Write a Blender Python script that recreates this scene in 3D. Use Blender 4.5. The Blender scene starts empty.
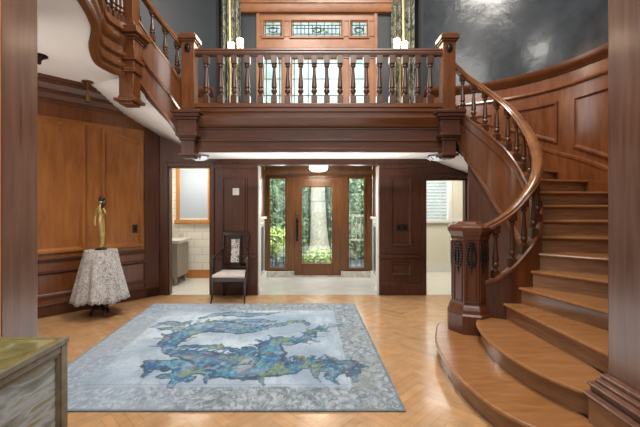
import bpy, bmesh, math, random
import numpy as np
from mathutils import Vector, Matrix
random.seed(7); np.random.seed(7)
PI = math.pi; R = math.radians
sc = bpy.context.scene
C = sc.collection

# ---------------------------------------------------------------- materials
def lin(h):
    h = h.lstrip('#'); v = [int(h[i:i+2], 16)/255 for i in (0, 2, 4)]
    return tuple(((c/12.92) if c <= .04045 else ((c+.055)/1.055)**2.4) for c in v) + (1,)
def new_mat(name):
    m = bpy.data.materials.new(name); m.use_nodes = True
    nt = m.node_tree; b = nt.nodes['Principled BSDF']
    return m, nt, b
def N(nt, t, **kw):
    n = nt.nodes.new(t)
    for k, v in kw.items(): setattr(n, k, v)
    return n
def ramp(nt, stops):
    r = nt.nodes.new('ShaderNodeValToRGB'); e = r.color_ramp.elements
    while len(e) < len(stops): e.new(.5)
    for i, (p, c) in enumerate(stops): e[i].position = p; e[i].color = c
    return r
def wood(name, dark, light, rough=.35, scale=(9, 9, .9), bump=.05, coat=.15):
    m, nt, b = new_mat(name); L = nt.links
    tc = N(nt, 'ShaderNodeTexCoord'); mp = N(nt, 'ShaderNodeMapping'); mp.inputs['Scale'].default_value = scale
    L.new(tc.outputs['Object'], mp.inputs['Vector'])
    n1 = N(nt, 'ShaderNodeTexNoise'); n1.inputs['Scale'].default_value = 3; n1.inputs['Detail'].default_value = 5; n1.inputs['Distortion'].default_value = .5
    L.new(mp.outputs['Vector'], n1.inputs['Vector'])
    n2 = N(nt, 'ShaderNodeTexNoise'); n2.inputs['Scale'].default_value = 1.3; n2.inputs['Detail'].default_value = 2
    L.new(tc.outputs['Object'], n2.inputs['Vector'])
    mx = N(nt, 'ShaderNodeMath', operation='MULTIPLY_ADD'); mx.inputs[1].default_value = .65
    L.new(n1.outputs['Fac'], mx.inputs[0])
    m2 = N(nt, 'ShaderNodeMath', operation='MULTIPLY'); m2.inputs[1].default_value = .35
    L.new(n2.outputs['Fac'], m2.inputs[0]); L.new(m2.outputs[0], mx.inputs[2])
    r = ramp(nt, [(.28, lin(dark)), (.72, lin(light))]); L.new(mx.outputs[0], r.inputs['Fac'])
    L.new(r.outputs['Color'], b.inputs['Base Color'])
    b.inputs['Roughness'].default_value = rough
    b.inputs['Coat Weight'].default_value = coat; b.inputs['Coat Roughness'].default_value = .18
    bp = N(nt, 'ShaderNodeBump'); bp.inputs['Strength'].default_value = bump; bp.inputs['Distance'].default_value = .01
    L.new(n1.outputs['Fac'], bp.inputs['Height']); L.new(bp.outputs['Normal'], b.inputs['Normal'])
    return m
def plain(name, col, rough=.5, metal=0, noise=.0, nscale=20, bump=0, coat=0):
    m, nt, b = new_mat(name); L = nt.links
    b.inputs['Roughness'].default_value = rough; b.inputs['Metallic'].default_value = metal
    b.inputs['Coat Weight'].default_value = coat
    c = lin(col); b.inputs['Base Color'].default_value = c
    if noise or bump:
        tc = N(nt, 'ShaderNodeTexCoord'); n = N(nt, 'ShaderNodeTexNoise'); n.inputs['Scale'].default_value = nscale; n.inputs['Detail'].default_value = 4
        L.new(tc.outputs['Object'], n.inputs['Vector'])
        lo = tuple(x*(1-noise) for x in c[:3])+(1,); hi = tuple(min(1, x*(1+noise)) for x in c[:3])+(1,)
        r = ramp(nt, [(.3, lo), (.7, hi)]); L.new(n.outputs['Fac'], r.inputs['Fac']); L.new(r.outputs['Color'], b.inputs['Base Color'])
        if bump:
            bp = N(nt, 'ShaderNodeBump'); bp.inputs['Strength'].default_value = bump; bp.inputs['Distance'].default_value = .02
            L.new(n.outputs['Fac'], bp.inputs['Height']); L.new(bp.outputs['Normal'], b.inputs['Normal'])
    return m
def emit(name, col, s):
    m, nt, b = new_mat(name); b.inputs['Base Color'].default_value = lin(col)
    b.inputs['Emission Color'].default_value = lin(col); b.inputs['Emission Strength'].default_value = s
    return m
def glass(name, tint, gl=.12):
    m = bpy.data.materials.new(name); m.use_nodes = True; nt = m.node_tree; nt.nodes.clear()
    o = N(nt, 'ShaderNodeOutputMaterial'); t = N(nt, 'ShaderNodeBsdfTransparent'); g = N(nt, 'ShaderNodeBsdfGlossy')
    t.inputs['Color'].default_value = lin(tint); g.inputs['Roughness'].default_value = .05
    mx = N(nt, 'ShaderNodeMixShader'); mx.inputs[0].default_value = gl
    nt.links.new(t.outputs[0], mx.inputs[1]); nt.links.new(g.outputs[0], mx.inputs[2]); nt.links.new(mx.outputs[0], o.inputs[0])
    return m
def milky(name, tint, scale=6):
    m = bpy.data.materials.new(name); m.use_nodes = True; nt = m.node_tree; nt.nodes.clear(); L = nt.links
    o = N(nt, 'ShaderNodeOutputMaterial'); t = N(nt, 'ShaderNodeBsdfTransparent'); g = N(nt, 'ShaderNodeBsdfTranslucent')
    tc = N(nt, 'ShaderNodeTexCoord'); n = N(nt, 'ShaderNodeTexNoise'); n.inputs['Scale'].default_value = scale
    L.new(tc.outputs['Object'], n.inputs['Vector'])
    c = lin(tint); r = ramp(nt, [(.35, tuple(x*.8 for x in c[:3])+(1,)), (.65, c)])
    L.new(n.outputs['Fac'], r.inputs['Fac']); L.new(r.outputs['Color'], g.inputs['Color']); t.inputs['Color'].default_value = c
    mx = N(nt, 'ShaderNodeMixShader'); mx.inputs[0].default_value = .6
    L.new(t.outputs[0], mx.inputs[1]); L.new(g.outputs[0], mx.inputs[2]); L.new(mx.outputs[0], o.inputs[0])
    return m

W_DARK = wood('dark_wood', '#35190e', '#57301c', .42, coat=0)
W_DARKH = wood('dark_wood_across', '#361b0f', '#562f1b', .42, (.8, 9, 9), coat=0)
W_MID = wood('stair_wood', '#482510', '#734322', .3)
W_MIDH = wood('stair_wood_across', '#482511', '#6e4022', .3, (.8, 9, 9))
W_RAIL = wood('rail_wood', '#583216', '#8a562d', .24, (3, 3, 3), .02, .4)
W_PANEL = wood('panel_wood', '#74421c', '#9b632f', .36, (5, 5, .8), .03)
W_RED = wood('curved_panel_wood', '#5a3117', '#874e2a', .26, (5, 5, .9), .02, .4)
W_TREAD = wood('tread_wood', '#7d5230', '#9c6d44', .25, (1.2, 6, 6), .01, .3)
W_RISER = wood('riser_wood', '#755036', '#a07a5a', .26, (1.2, 1.2, 10), .01, .4)  # paler than the treads: reflected sheen put into the colour
W_COL = wood('column_wood', '#4a2e22', '#775443', .3, (8, 8, .6), .04, .5)
W_DOOR = wood('door_wood', '#4c2d15', '#7b4f27', .33)
W_WIN = wood('window_wood', '#774a2b', '#9c683f', .4, (2, 9, 2))
W_ORANGE = wood('honey_wood', '#a86a30', '#c98c4a', .4)
W_FASCIA = wood('fascia_wood', '#4b2a13', '#784822', .28, (4, 4, 1.2), .02, .4)
W_BAL = wood('baluster_wood', '#30190c', '#57331a', .3)
W_BLACK = wood('ebonised_wood', '#170d0b', '#2b1a17', .3)
M_WHITE = plain('white_plaster', '#e9e8e6', .85, noise=.02, nscale=4)
M_TRIM = plain('white_paint', '#dedcd6', .5, noise=.02)
M_SLATE = plain('slate_plaster', '#33383d', .24, noise=.3, nscale=3.5, bump=.45, coat=.1)
M_SLATE2 = plain('slate_paint', '#23292f', .5, noise=.1, nscale=3)
M_TILE = plain('vestibule_tile', '#bcbab6', .14, noise=.08, nscale=3)
M_CREAM = plain('cream_paint', '#dcd7c4', .6, noise=.02)
M_BATHW = None
M_BRASS = plain('aged_brass', '#8b7340', .35, 1)
M_BRONZE = plain('dark_bronze', '#2a211b', .35, .8)
M_STEEL = plain('polished_nickel', '#b9bcc2', .2, 1)
M_IRON = plain('grey_iron', '#68727d', .5, .3)
M_LEAD = plain('lead_came', '#434b50', .5, .4)
M_PLATE = plain('white_plastic', '#dcd8d2', .4)
M_DPLATE = plain('bronze_plate', '#1b1412', .4)
M_GLASS = glass('clear_glass', '#f2f6f4')
M_SHADE = None
M_LEADED = milky('leaded_glass', '#b6bfbe')
M_LEADG = milky('green_leaded_glass', '#b3c46a')
M_BULB = emit('lit_shade', '#ffe7c0', 9)
M_LAMPW = emit('lit_lamp_glass', '#ffedd0', 14)
M_GOLD = plain('gilded_bronze', '#a8925c', .4, .4, noise=.35, nscale=25)
M_HAIR = plain('dark_patina', '#22190f', .4, .4)
M_SEAT = plain('cream_upholstery', '#b5aca5', .85, noise=.12, nscale=40)
M_BARK = plain('pale_bark', '#a8a498', .9, noise=.3, nscale=14, bump=.6)

def tilemat(name, c, grout, sx, sz, rough=.3, rot=0):
    m, nt, b = new_mat(name); L = nt.links
    tc = N(nt, 'ShaderNodeTexCoord'); mp = N(nt, 'ShaderNodeMapping'); mp.inputs['Rotation'].default_value = rot if rot else (R(90), 0, 0)
    L.new(tc.outputs['Object'], mp.inputs['Vector'])
    br = N(nt, 'ShaderNodeTexBrick'); br.inputs['Color1'].default_value = lin(c); br.inputs['Color2'].default_value = lin(c)
    br.inputs['Mortar'].default_value = lin(grout); br.inputs['Scale'].default_value = 1; br.inputs['Mortar Size'].default_value = .006
    br.inputs['Brick Width'].default_value = sx; br.inputs['Row Height'].default_value = sz
    L.new(mp.outputs['Vector'], br.inputs['Vector']); L.new(br.outputs['Color'], b.inputs['Base Color'])
    b.inputs['Roughness'].default_value = rough
    return m
M_BATHW = tilemat('white_wall_tile', '#e6e3d8', '#c6c2b6', .34, .17)
M_BATHF = tilemat('small_floor_tile', '#dcdad2', '#aeaba2', .07, .07, .35, (0, 0, R(45)))
def vcol(name, rough=.8, noise=.15, nscale=60, bump=.1, coat=0, streak=None):
    m, nt, b = new_mat(name); L = nt.links
    a = N(nt, 'ShaderNodeAttribute', attribute_name='Col')
    tc = N(nt, 'ShaderNodeTexCoord'); n = N(nt, 'ShaderNodeTexNoise'); n.inputs['Scale'].default_value = nscale; n.inputs['Detail'].default_value = 4
    L.new(tc.outputs['Object'], n.inputs['Vector'])
    r = ramp(nt, [(.3, (1-noise,)*3+(1,)), (.7, (1+noise,)*3+(1,))]); L.new(n.outputs['Fac'], r.inputs['Fac'])
    mx = N(nt, 'ShaderNodeMix', data_type='RGBA', blend_type='MULTIPLY'); mx.inputs[0].default_value = 1
    L.new(a.outputs['Color'], mx.inputs[6]); L.new(r.outputs['Color'], mx.inputs[7]); L.new(mx.outputs[2], b.inputs['Base Color'])
    b.inputs['Roughness'].default_value = rough; b.inputs['Coat Weight'].default_value = coat; b.inputs['Coat Roughness'].default_value = .12
    if bump:
        bp = N(nt, 'ShaderNodeBump'); bp.inputs['Strength'].default_value = bump; bp.inputs['Distance'].default_value = .005
        L.new(n.outputs['Fac'], bp.inputs['Height']); L.new(bp.outputs['Normal'], b.inputs['Normal'])
    return m
M_RUG = vcol('rug_pile', .95, .12, 120, .3)
M_FLOOR = vcol('oak_parquet', .24, .12, 8, .02, .25)
def noise_ramp(name, stops, scale, dist=0, detail=6, rough=.5, mapscale=(1, 1, 1), bump=0, rot=(0, 0, 0), metal=0):
    m, nt, b = new_mat(name); L = nt.links
    tc = N(nt, 'ShaderNodeTexCoord'); mp = N(nt, 'ShaderNodeMapping'); mp.inputs['Scale'].default_value = mapscale; mp.inputs['Rotation'].default_value = rot
    L.new(tc.outputs['Object'], mp.inputs['Vector'])
    n = N(nt, 'ShaderNodeTexNoise'); n.inputs['Scale'].default_value = scale; n.inputs['Detail'].default_value = detail; n.inputs['Distortion'].default_value = dist
    L.new(mp.outputs['Vector'], n.inputs['Vector'])
    r = ramp(nt, [(p, lin(c)) for p, c in stops]); L.new(n.outputs['Fac'], r.inputs['Fac']); L.new(r.outputs['Color'], b.inputs['Base Color'])
    b.inputs['Roughness'].default_value = rough; b.inputs['Metallic'].default_value = metal
    if bump:
        bp = N(nt, 'ShaderNodeBump'); bp.inputs['Strength'].default_value = bump; bp.inputs['Distance'].default_value = .02
        L.new(n.outputs['Fac'], bp.inputs['Height']); L.new(bp.outputs['Normal'], b.inputs['Normal'])
    return m
M_LACE = noise_ramp('lace_cloth', [(.36, '#7b7674'), (.46, '#9d9996'), (.52, '#b6b3b0'), (.6, '#878280')], 17, 2.2, 4, .9, (1, 1, .7))
M_CURT = noise_ramp('patterned_curtain', [(.34, '#20272b'), (.43, '#465053'), (.49, '#8d854c'), (.53, '#485763'), (.6, '#aaa99c'), (.68, '#2f383c')], 10, 1.2, 5, .9, (1, 1, .8))
M_CURTL = plain('cream_curtain_lining', '#d6c99b', .9, noise=.1)
M_CHEST = noise_ramp('foil_panel', [(.30, '#5b5a4a'), (.42, '#7d827e'), (.50, '#a3adb2'), (.56, '#8f9696'), (.585, '#8a7d3c'), (.61, '#7f8580'), (.7, '#6a6d66')], 3.2, .25, 9, .35, (1, 1, 4.5), .1, (R(-40), 0, 0))
M_CHESTT = noise_ramp('foil_top', [(.3, '#57502a'), (.5, '#6f6a44'), (.6, '#868468'), (.72, '#7b6a2c')], 5, 1.2, 6, .3, (1, 1, 1), .08)
M_CHESTF = plain('antique_silver_gold_frame', '#6f6753', .45, .1, noise=.25, nscale=18)
M_GILT = plain('gilt_edge', '#a68f33', .35, .6, noise=.3, nscale=30)
M_LEAF = noise_ramp('ivy_leaf', [(.3, '#38503a'), (.5, '#5f7d57'), (.7, '#8fa883')], 3, .3, 3, .5)
M_LEAF2 = noise_ramp('yellow_green_leaf', [(.3, '#7d9448'), (.6, '#adc06c')], 6, .3, 3, .6)
M_SOIL = noise_ramp('garden_soil', [(.3, '#3b4a35'), (.7, '#62774c')], 6, .3, 5, .95)
M_SLATEG = noise_ramp('dark_gravel', [(.3, '#3a4148'), (.7, '#636b74')], 30, .3, 5, .9)
M_MARBLE = noise_ramp('grey_marble', [(.3, '#a6a29a'), (.6, '#ccc8c0')], 4, 2, 6, .3)
M_PATIO = noise_ramp('pale_panel', [(.3, '#8d8a7c'), (.7, '#a8a394')], 3, .3, 3, .7)

# ---------------------------------------------------------------- mesh builder
ORIG = {}
class MB:
    def __init__(s): s.v = []; s.f = []
    def add(s, vs, fs):
        o = len(s.v); s.v += [tuple(p) for p in vs]; s.f += [tuple(i+o for i in f) for f in fs]; return s
    def box(s, x0, x1, y0, y1, z0, z1):
        return s.add([(x, y, z) for z in (z0, z1) for x, y in ((x0, y0), (x1, y0), (x1, y1), (x0, y1))],
                     [(3, 2, 1, 0), (4, 5, 6, 7), (0, 1, 5, 4), (1, 2, 6, 5), (2, 3, 7, 6), (3, 0, 4, 7)])
    def hexa(s, b, t):            # 4 bottom pts, 4 top pts
        return s.add(list(b)+list(t), [(3, 2, 1, 0), (4, 5, 6, 7), (0, 1, 5, 4), (1, 2, 6, 5), (2, 3, 7, 6), (3, 0, 4, 7)])
    def prism(s, poly, z0, z1):
        n = len(poly)
        a = sum(poly[i][0]*poly[(i+1) % n][1]-poly[(i+1) % n][0]*poly[i][1] for i in range(n))
        if a < 0: poly = poly[::-1]
        return s.add([(x, y, z0) for x, y in poly]+[(x, y, z1) for x, y in poly],
                     [tuple(range(n-1, -1, -1)), tuple(range(n, 2*n))]+[(i, (i+1) % n, n+(i+1) % n, n+i) for i in range(n)])
    def loft(s, rings, cap=True, closed=True):
        n = len(rings[0]); o = []
        for r in rings: o += r
        fs = []
        for k in range(len(rings)-1):
            for i in range(n if closed else n-1):
                j = (i+1) % n; fs.append((k*n+i, k*n+j, (k+1)*n+j, (k+1)*n+i))
        if cap and closed: fs += [tuple(range(n-1, -1, -1)), tuple(range((len(rings)-1)*n, len(rings)*n))]
        return s.add(o, fs)
    def lathe(s, prof, cx=0, cy=0, n=16, ph=0, sx=1, sy=1):
        return s.loft([[(cx+r*sx*math.cos(ph+2*PI*i/n), cy+r*sy*math.sin(ph+2*PI*i/n), z) for i in range(n)] for r, z in prof])
    def sweep(s, path, prof, cap=True):
        """prof: (u to the right of travel, v up)."""
        P = [Vector(p) for p in path]; rings = []
        for i, p in enumerate(P):
            d = (P[min(i+1, len(P)-1)]-P[max(i-1, 0)]); d.z = 0; d.normalize()
            k = 1
            if 0 < i < len(P)-1:
                a = P[i]-P[i-1]; a.z = 0; a.normalize(); k = 1/max(.5, a.dot(d))
            r = Vector((d.y, -d.x, 0))*k
            rings.append([tuple(p+r*u+Vector((0, 0, v))) for u, v in prof])
        return s.loft(rings, cap)
    def tube(s, path, rad, n=8):
        P = [Vector(p) for p in path]; rings = []
        rr = rad if isinstance(rad, (list, tuple)) else [rad]*len(P)
        up = Vector((0, 0, 1))
        prev = None
        for i, p in enumerate(P):
            d = (P[min(i+1, len(P)-1)]-P[max(i-1, 0)]).normalized()
            if prev is None:
                x = d.cross(up)
                if x.length < .1: x = d.cross(Vector((0, 1, 0)))
            else: x = prev-d*prev.dot(d)
            x.normalize(); prev = x; y = d.cross(x)
            rings.append([tuple(p+(x*math.cos(2*PI*k/n)+y*math.sin(2*PI*k/n))*rr[i]) for k in range(n)])
        return s.loft(rings)
    def ball(s, c, r, sx=1, sy=1, sz=1, n=10):
        return s.lathe([(max(.001, r*math.sin(PI*k/n))*1, 0) for k in range(n+1)], 0, 0, n) if False else s.loft(
            [[(c[0]+r*sx*max(.01, math.sin(PI*k/n))*math.cos(2*PI*i/n), c[1]+r*sy*max(.01, math.sin(PI*k/n))*math.sin(2*PI*i/n), c[2]-r*sz*math.cos(PI*k/n)) for i in range(n)] for k in range(n+1)])
    def build(s, name, mat, parent=None, bevel=0, smooth=True, local=False, solid=0):
        me = bpy.data.meshes.new(name)
        o3 = Vector((0, 0, 0))
        p = parent
        while p is not None and not local:
            if p.name in ORIG: o3 = ORIG[p.name]; break
            p = p.parent
        me.from_pydata([tuple(Vector(v)-o3) for v in s.v], [], s.f); me.update()
        bm = bmesh.new(); bm.from_mesh(me); bmesh.ops.recalc_face_normals(bm, faces=bm.faces); bm.to_mesh(me); bm.free()
        o = bpy.data.objects.new(name, me); C.objects.link(o); o.parent = parent
        me.materials.append(mat)
        if smooth:
            me.polygons.foreach_set('use_smooth', [True]*len(me.polygons)); me.set_sharp_from_angle(angle=R(35))
        if solid:
            md = o.modifiers.new('solid', 'SOLIDIFY'); md.thickness = solid; md.offset = 0
        if bevel:
            md = o.modifiers.new('bevel', 'BEVEL'); md.width = bevel; md.segments = 2; md.limit_method = 'ANGLE'; md.angle_limit = R(40)
        return o
def tag(o, label=None, cat=None, group=None, kind=None):
    if label: o['label'] = label
    if cat: o['category'] = cat
    if group: o['group'] = group
    if kind: o['kind'] = kind
    return o
def thing(name, label, cat, loc=(0, 0, 0), group=None):
    o = bpy.data.objects.new(name, None); C.objects.link(o); o.location = loc; o.empty_display_size = .1
    ORIG[o.name] = Vector(loc); return tag(o, label, cat, group)
def struct(name, loc=(0, 0, 0), label=None):
    o = bpy.data.objects.new(name, None); C.objects.link(o); o.location = loc; ORIG[o.name] = Vector(loc)
    o['kind'] = 'structure'
    if label: o['label'] = label
    return o
def st(o, label=None): return tag(o, label, None, None, 'structure')
def cr(pts, n=8):
    """Catmull-Rom samples through pts."""
    P = [Vector(p) for p in pts]; P = [P[0]*2-P[1]]+P+[P[-1]*2-P[-2]]; out = []
    for i in range(1, len(P)-2):
        for k in range(n):
            t = k/n; a, b, c, d = P[i-1:i+3]
            out.append(.5*((2*b)+(c-a)*t+(2*a-5*b+4*c-d)*t*t+(3*b-a-3*c+d)*t**3))
    out.append(P[-2]); return out
def frame2d(mb, mapf, poly, w=.05, depth=.025, sub=6):
    """raised moulding round a polygon (s,z), mapped to 3D by mapf(s,z,off)."""
    n = len(poly); a = sum(poly[i][0]*poly[(i+1) % n][1]-poly[(i+1) % n][0]*poly[i][1] for i in range(n))
    if a < 0: poly = poly[::-1]
    P = [Vector(p) for p in poly]
    def inset(t):
        out = []
        for i in range(n):
            e0 = (P[i]-P[i-1]).normalized(); e1 = (P[(i+1) % n]-P[i]).normalized()
            n0 = Vector((-e0.y, e0.x)); n1 = Vector((-e1.y, e1.x)); b = (n0+n1)/(1+n0.dot(n1)); out.append(P[i]+b*t)
        return out
    loops = [(inset(0), 0), (inset(w*.12), depth), (inset(w*.55), depth), (inset(w*.8), depth*.4), (inset(w), .004)]
    for k in range(4):
        (A, oa), (B, ob) = loops[k], loops[k+1]
        for i in range(n):
            j = (i+1) % n; vs = []; fs = []
            for q in range(sub+1):
                t = q/sub; p1 = A[i].lerp(A[j], t); p2 = B[i].lerp(B[j], t)
                vs += [mapf(p1.x, p1.y, oa), mapf(p2.x, p2.y, ob)]
            for q in range(sub): fs.append((2*q, 2*q+2, 2*q+3, 2*q+1))
            mb.add(vs, fs)
    return mb
def wallmap(A, u, nrm):
    A = Vector(A); u = Vector(u); nrm = Vector(nrm)
    return lambda s, z, o: tuple(A+u*s+nrm*o+Vector((0, 0, z)))
def copy_tree(o, parent=None):
    c = o.copy(); C.objects.link(c); c.parent = parent
    for ch in list(o.children): copy_tree(ch, c)
    return c
CROWN = [(0, 0), (.025, 0), (.025, .05), (.045, .05), (.05, .07), (.075, .13), (.10, .14), (.10, .17), (.13, .17), (.14, .19), (.18, .24), (.21, .25), (.21, .28), (.24, .28), (.24, .33), (0, .33)]
RT = .1777; NSTEP = 17; ZL = 3.02

# ---------------------------------------------------------------- parquet floor
def parquet():
    w, Lp = .075, .45; vs = []; fs = []; cols = []
    ang = R(45); ca, sa = math.cos(ang), math.sin(ang); g = .0012
    base = np.array(lin('#ae8861')[:3])
    def put(x0, x1, y0, y1):
        cx, cy = (x0+x1)/2, (y0+y1)/2
        X, Y = cx*ca-cy*sa, cx*sa+cy*ca
        if not (-5.4 < X < 4.2 and .3 < Y-1.2 < 5.4+.15): return
        o = len(vs)
        for x, y in ((x0+g, y0+g), (x1-g, y0+g), (x1-g, y1-g), (x0+g, y1-g)):
            vs.append((x*ca-y*sa, x*sa+y*ca, 0))
        fs.append((o, o+1, o+2, o+3)); k = random.gauss(1, .06); h = random.gauss(0, .025)
        cols.append((base[0]*k*(1+h), base[1]*k, base[2]*k*(1-h), 1))
    for j in range(-14, 24):
        for i in range(-140, 200):
            ox, oy = i*w+j*Lp, i*w-j*Lp
            put(ox, ox+Lp, oy, oy+w); put(ox, ox+w, oy+w, oy+w+Lp)
    me = bpy.data.meshes.new('floor'); me.from_pydata(vs, [], fs); me.update()
    ca_ = me.color_attributes.new('Col', 'FLOAT_COLOR', 'CORNER')
    arr = np.repeat(np.array(cols), 4, axis=0).astype(np.float32); ca_.data.foreach_set('color', arr.ravel())
    bm = bmesh.new(); bm.from_mesh(me)
    for co, no in (((0, 6.42, 0), (0, 1, 0)), ((0, 1.45, 0), (0, -1, 0)), ((-5.3, 0, 0), (-1, 0, 0)), ((4.1, 0, 0), (1, 0, 0))):
        bmesh.ops.bisect_plane(bm, geom=list(bm.verts)+list(bm.edges)+list(bm.faces), plane_co=co, plane_no=no, clear_outer=True)
    bm.to_mesh(me); bm.free(); me.materials.append(M_FLOOR)
    o = bpy.data.objects.new('floor', me); C.objects.link(o); st(o, 'honey oak herringbone parquet floor of the hall'); return o
fl = parquet()
MB().box(-5.3, 4.1, -2.5, 6.42, -.06, -.002).build('subfloor', plain('floor_gap', '#6b4526', .6), fl)
st(MB().box(-1.25, 1.25, 6.42, 8.0, -.05, 0).build('floor', M_TILE), 'pale grey tiled vestibule floor')
st(MB().box(-3.7, -1.35, 6.42, 7.9, -.05, 0).build('floor', M_BATHF), 'small white tile floor of left side room')
st(MB().box(1.35, 4.2, 6.42, 8.7, -.05, 0).build('floor', plain('cream_floor', '#d8d4c6', .3, noise=.03)), 'cream floor of right side room')

# ---------------------------------------------------------------- left diagonal wall
WL = struct('wall_left', label='honey panelled diagonal wall on the left behind the lace table')
A = Vector((-3.95, 5.1, 0)); u = Vector((1, 1.17, 0)).normalized(); nL = Vector((u.y, -u.x, 0))
ml = wallmap(A, u, nL)
def strip(mb, mapf, s0, s1, z0, z1, d, back=0):
    mb.hexa([mapf(s0, z0, back), mapf(s1, z0, back), mapf(s1, z0, d), mapf(s0, z0, d)], [mapf(s0, z1, back), mapf(s1, z1, back), mapf(s1, z1, d), mapf(s0, z1, d)])
b = MB(); strip(b, ml, -2.1, 1.71, 0, 3.5, 0, -.1); b.build('wall_panelling', W_PANEL, WL)
b = MB(); frame2d(b, ml, [(-1.2, .9), (.56, .9), (.56, 2.83), (-1.2, 2.83)], .075, .05)
frame2d(b, ml, [(.78, .9), (1.42, .9), (1.42, 2.67), (.78, 2.83)], .075, .05); b.build('panel_moulding', W_PANEL, WL)
b = MB(); strip(b, ml, -2, 1.71, .80, .84, .035); strip(b, ml, -2, 1.71, .77, .80, .02); b.build('chair_rail', W_DARK, WL, .006)
b = MB(); frame2d(b, ml, [(-1.2, .26), (.54, .26), (.54, .66), (-1.2, .66)], .07, .035); frame2d(b, ml, [(.7, .26), (1.5, .26), (1.5, .66), (.7, .66)], .07, .035)
strip(b, ml, -2, 1.71, 0, .15, .03); strip(b, ml, -2, 1.71, .15, .18, .04); b.build('wainscot_moulding', W_DARK, WL, .005)
b = MB(); strip(b, ml, 1.46, 1.7, 0, 3.0, .03); b.build('dark_pilaster', W_DARK, WL, .005); b = MB(); strip(b, ml, -2, 1.46, 2.88, 3.1, .012); strip(b, ml, -2, 1.46, .18, .77, .008); b.build('frieze_and_dado', W_MID, WL)
b = MB(); b.sweep([ml(-2, 3.07, 0), ml(1.1, 3.07, 0)], CROWN); st(b.build('trim_1', wood('crown_wood', '#3a1d0e', '#60361d', .4, (3, 3, 9)), smooth=False), 'dark stepped crown moulding under the left ceiling')

# ---------------------------------------------------------------- back wall, ground floor (y = 6.4)
def wbox(mb, x0, x1, z0, z1, y0=6.4, y1=6.5): mb.box(x0, x1, y0, y1, z0, z1)
WB = struct('wall_back', label='dark panelled wall with three doorways under the landing')
b = MB(); wbox(b, -3.1, -1.95, 2.62, 3.05); wbox(b, -2.9, -2.67, 0, 2.62); wbox(b, -2.67, -1.92, 2.28, 2.62); b.box(-1.92, -1.08, 6.4, 6.62, 0, 2.62); b.box(-1.08, 1.08, 6.4, 6.62, 2.32, 2.62)
b.box(1.08, 1.84, 6.4, 6.62, 0, 2.62); wbox(b, 1.84, 2.63, 2.06, 2.62); wbox(b, 2.63, 4.0, 0, 2.62)
b.build('wall_panelling', W_DARK, WB)
mb_ = wallmap((0, 6.4, 0), (1, 0, 0), (0, -1, 0))
for nm, (x0, x1) in (('pier_moulding', (-1.92, -1.08)), ('pier_moulding', (1.08, 1.84))):
    b = MB(); frame2d(b, mb_, [(x0+.2, .86), (x1-.18, .86), (x1-.18, 2.1), (x0+.2, 2.1)], .05, .025)
    frame2d(b, mb_, [(x0+.2, .34), (x1-.18, .34), (x1-.18, .58), (x0+.2, .58)], .05, .025)
    strip(b, mb_, x0, x1, 0, .2, .03); strip(b, mb_, x0-.01, x1+.01, .66, .71, .04); strip(b, mb_, x0, x1, .2, .23, .02)
    strip(b, mb_, x0, x1, 2.26, 2.32, .03)
    b.build(nm, W_DARK, WB, .005)
def casing(n, x0, x1, z1, lab):
    r = struct('door_%d' % n, label=lab); b = MB(); w = .07
    b.box(x0-w, x0, 6.365, 6.4, 0, z1+w).box(x1, x1+w, 6.365, 6.4, 0, z1+w).box(x0, x1, 6.365, 6.4, z1, z1+w)
    b.build('door_casing', W_DARK, r, .006)
    b = MB(); b.box(x0, x0+.02, 6.4, 6.52, 0, z1).box(x1-.02, x1, 6.4, 6.52, 0, z1).box(x0, x1, 6.4, 6.52, z1-.02, z1); b.build('door_jamb', W_DARK, r)
    return r
casing(2, -2.67, -1.92, 2.28, 'dark cased doorway to tiled washroom on the left'); casing(3, 1.90, 2.63, 2.06, 'dark cased doorway to cream room on the right')
# vestibule
WV = struct('wall_vestibule', label='panelled side walls of the entrance vestibule')
for sgn in (-1, 1):
    x0, x1 = sorted((sgn*1.2, sgn*1.3))
    MB().box(x0, x1, 6.62, 8.0, 1.32, 2.6).build('upper_panelling', W_DOOR, WV)
    b = MB(); b.box(x0, x1, 6.62, 8.0, 0, 1.32); a0, a1 = sorted((sgn*1.15, sgn*1.25)); b.box(a0, a1, 6.62, 8.0, 1.30, 1.35).box(a0, a1, 6.62, 8.0, 0, .14); b.build('lower_white_wainscot', M_TRIM, WV)
    a0, a1 = sorted((sgn*1.06, sgn*1.10)); MB().box(a0, a1, 6.43, 6.66, .02, 2.3).build('white_jamb_strip', M_TRIM, WV)
    e = thing('radiator_cover', 'grey grilled radiator cover on the %s vestibule wall' % ('left' if sgn < 0 else 'right'), 'radiator cover', (sgn*1.18, 7.2, .15), 'vestibule radiator covers')
    a0, a1 = sorted((sgn*1.2, sgn*1.16)); b = MB()
    b.box(a0, a1, 6.72, 6.78, .15, 1.22).box(a0, a1, 7.66, 7.72, .15, 1.22).box(a0, a1, 6.78, 7.66, .15, .22).box(a0, a1, 6.78, 7.66, 1.15, 1.22); b.build('frame', plain('pale_grey_paint', '#aab0b3', .5), e, .004)
    b = MB(); a0, a1 = sorted((sgn*1.195, sgn*1.175))
    for k in range(22): b.box(a0, a1, 6.785+.04*k, 6.805+.04*k, .22, 1.15)
    b.box(sgn*1.199 if sgn < 0 else 1.197, -1.197 if sgn < 0 else 1.199, 6.78, 7.66, .22, 1.15); b.build('grille', M_IRON, e)
st(MB().box(-1.3, 1.3, 6.62, 8.1, 2.5, 2.56).build('ceiling', M_WHITE), 'white vestibule ceiling')
WE = struct('wall_front', label='wooden entrance wall around the glazed front door'); y0 = 8.0
DX = -.02
b = MB(); b.box(-1.2, 1.2, y0, y0+.08, 2.2, 2.5)
for x0, x1 in ((-1.2, -1.09), (-.72, -.54), (.5, .66), (1.02, 1.2)): b.box(x0, x1, y0, y0+.08, .13, 2.2)
for x0, x1 in ((-1.09, -.72), (.66, 1.02)): b.box(x0, x1, y0, y0+.08, .13, .2)
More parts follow.
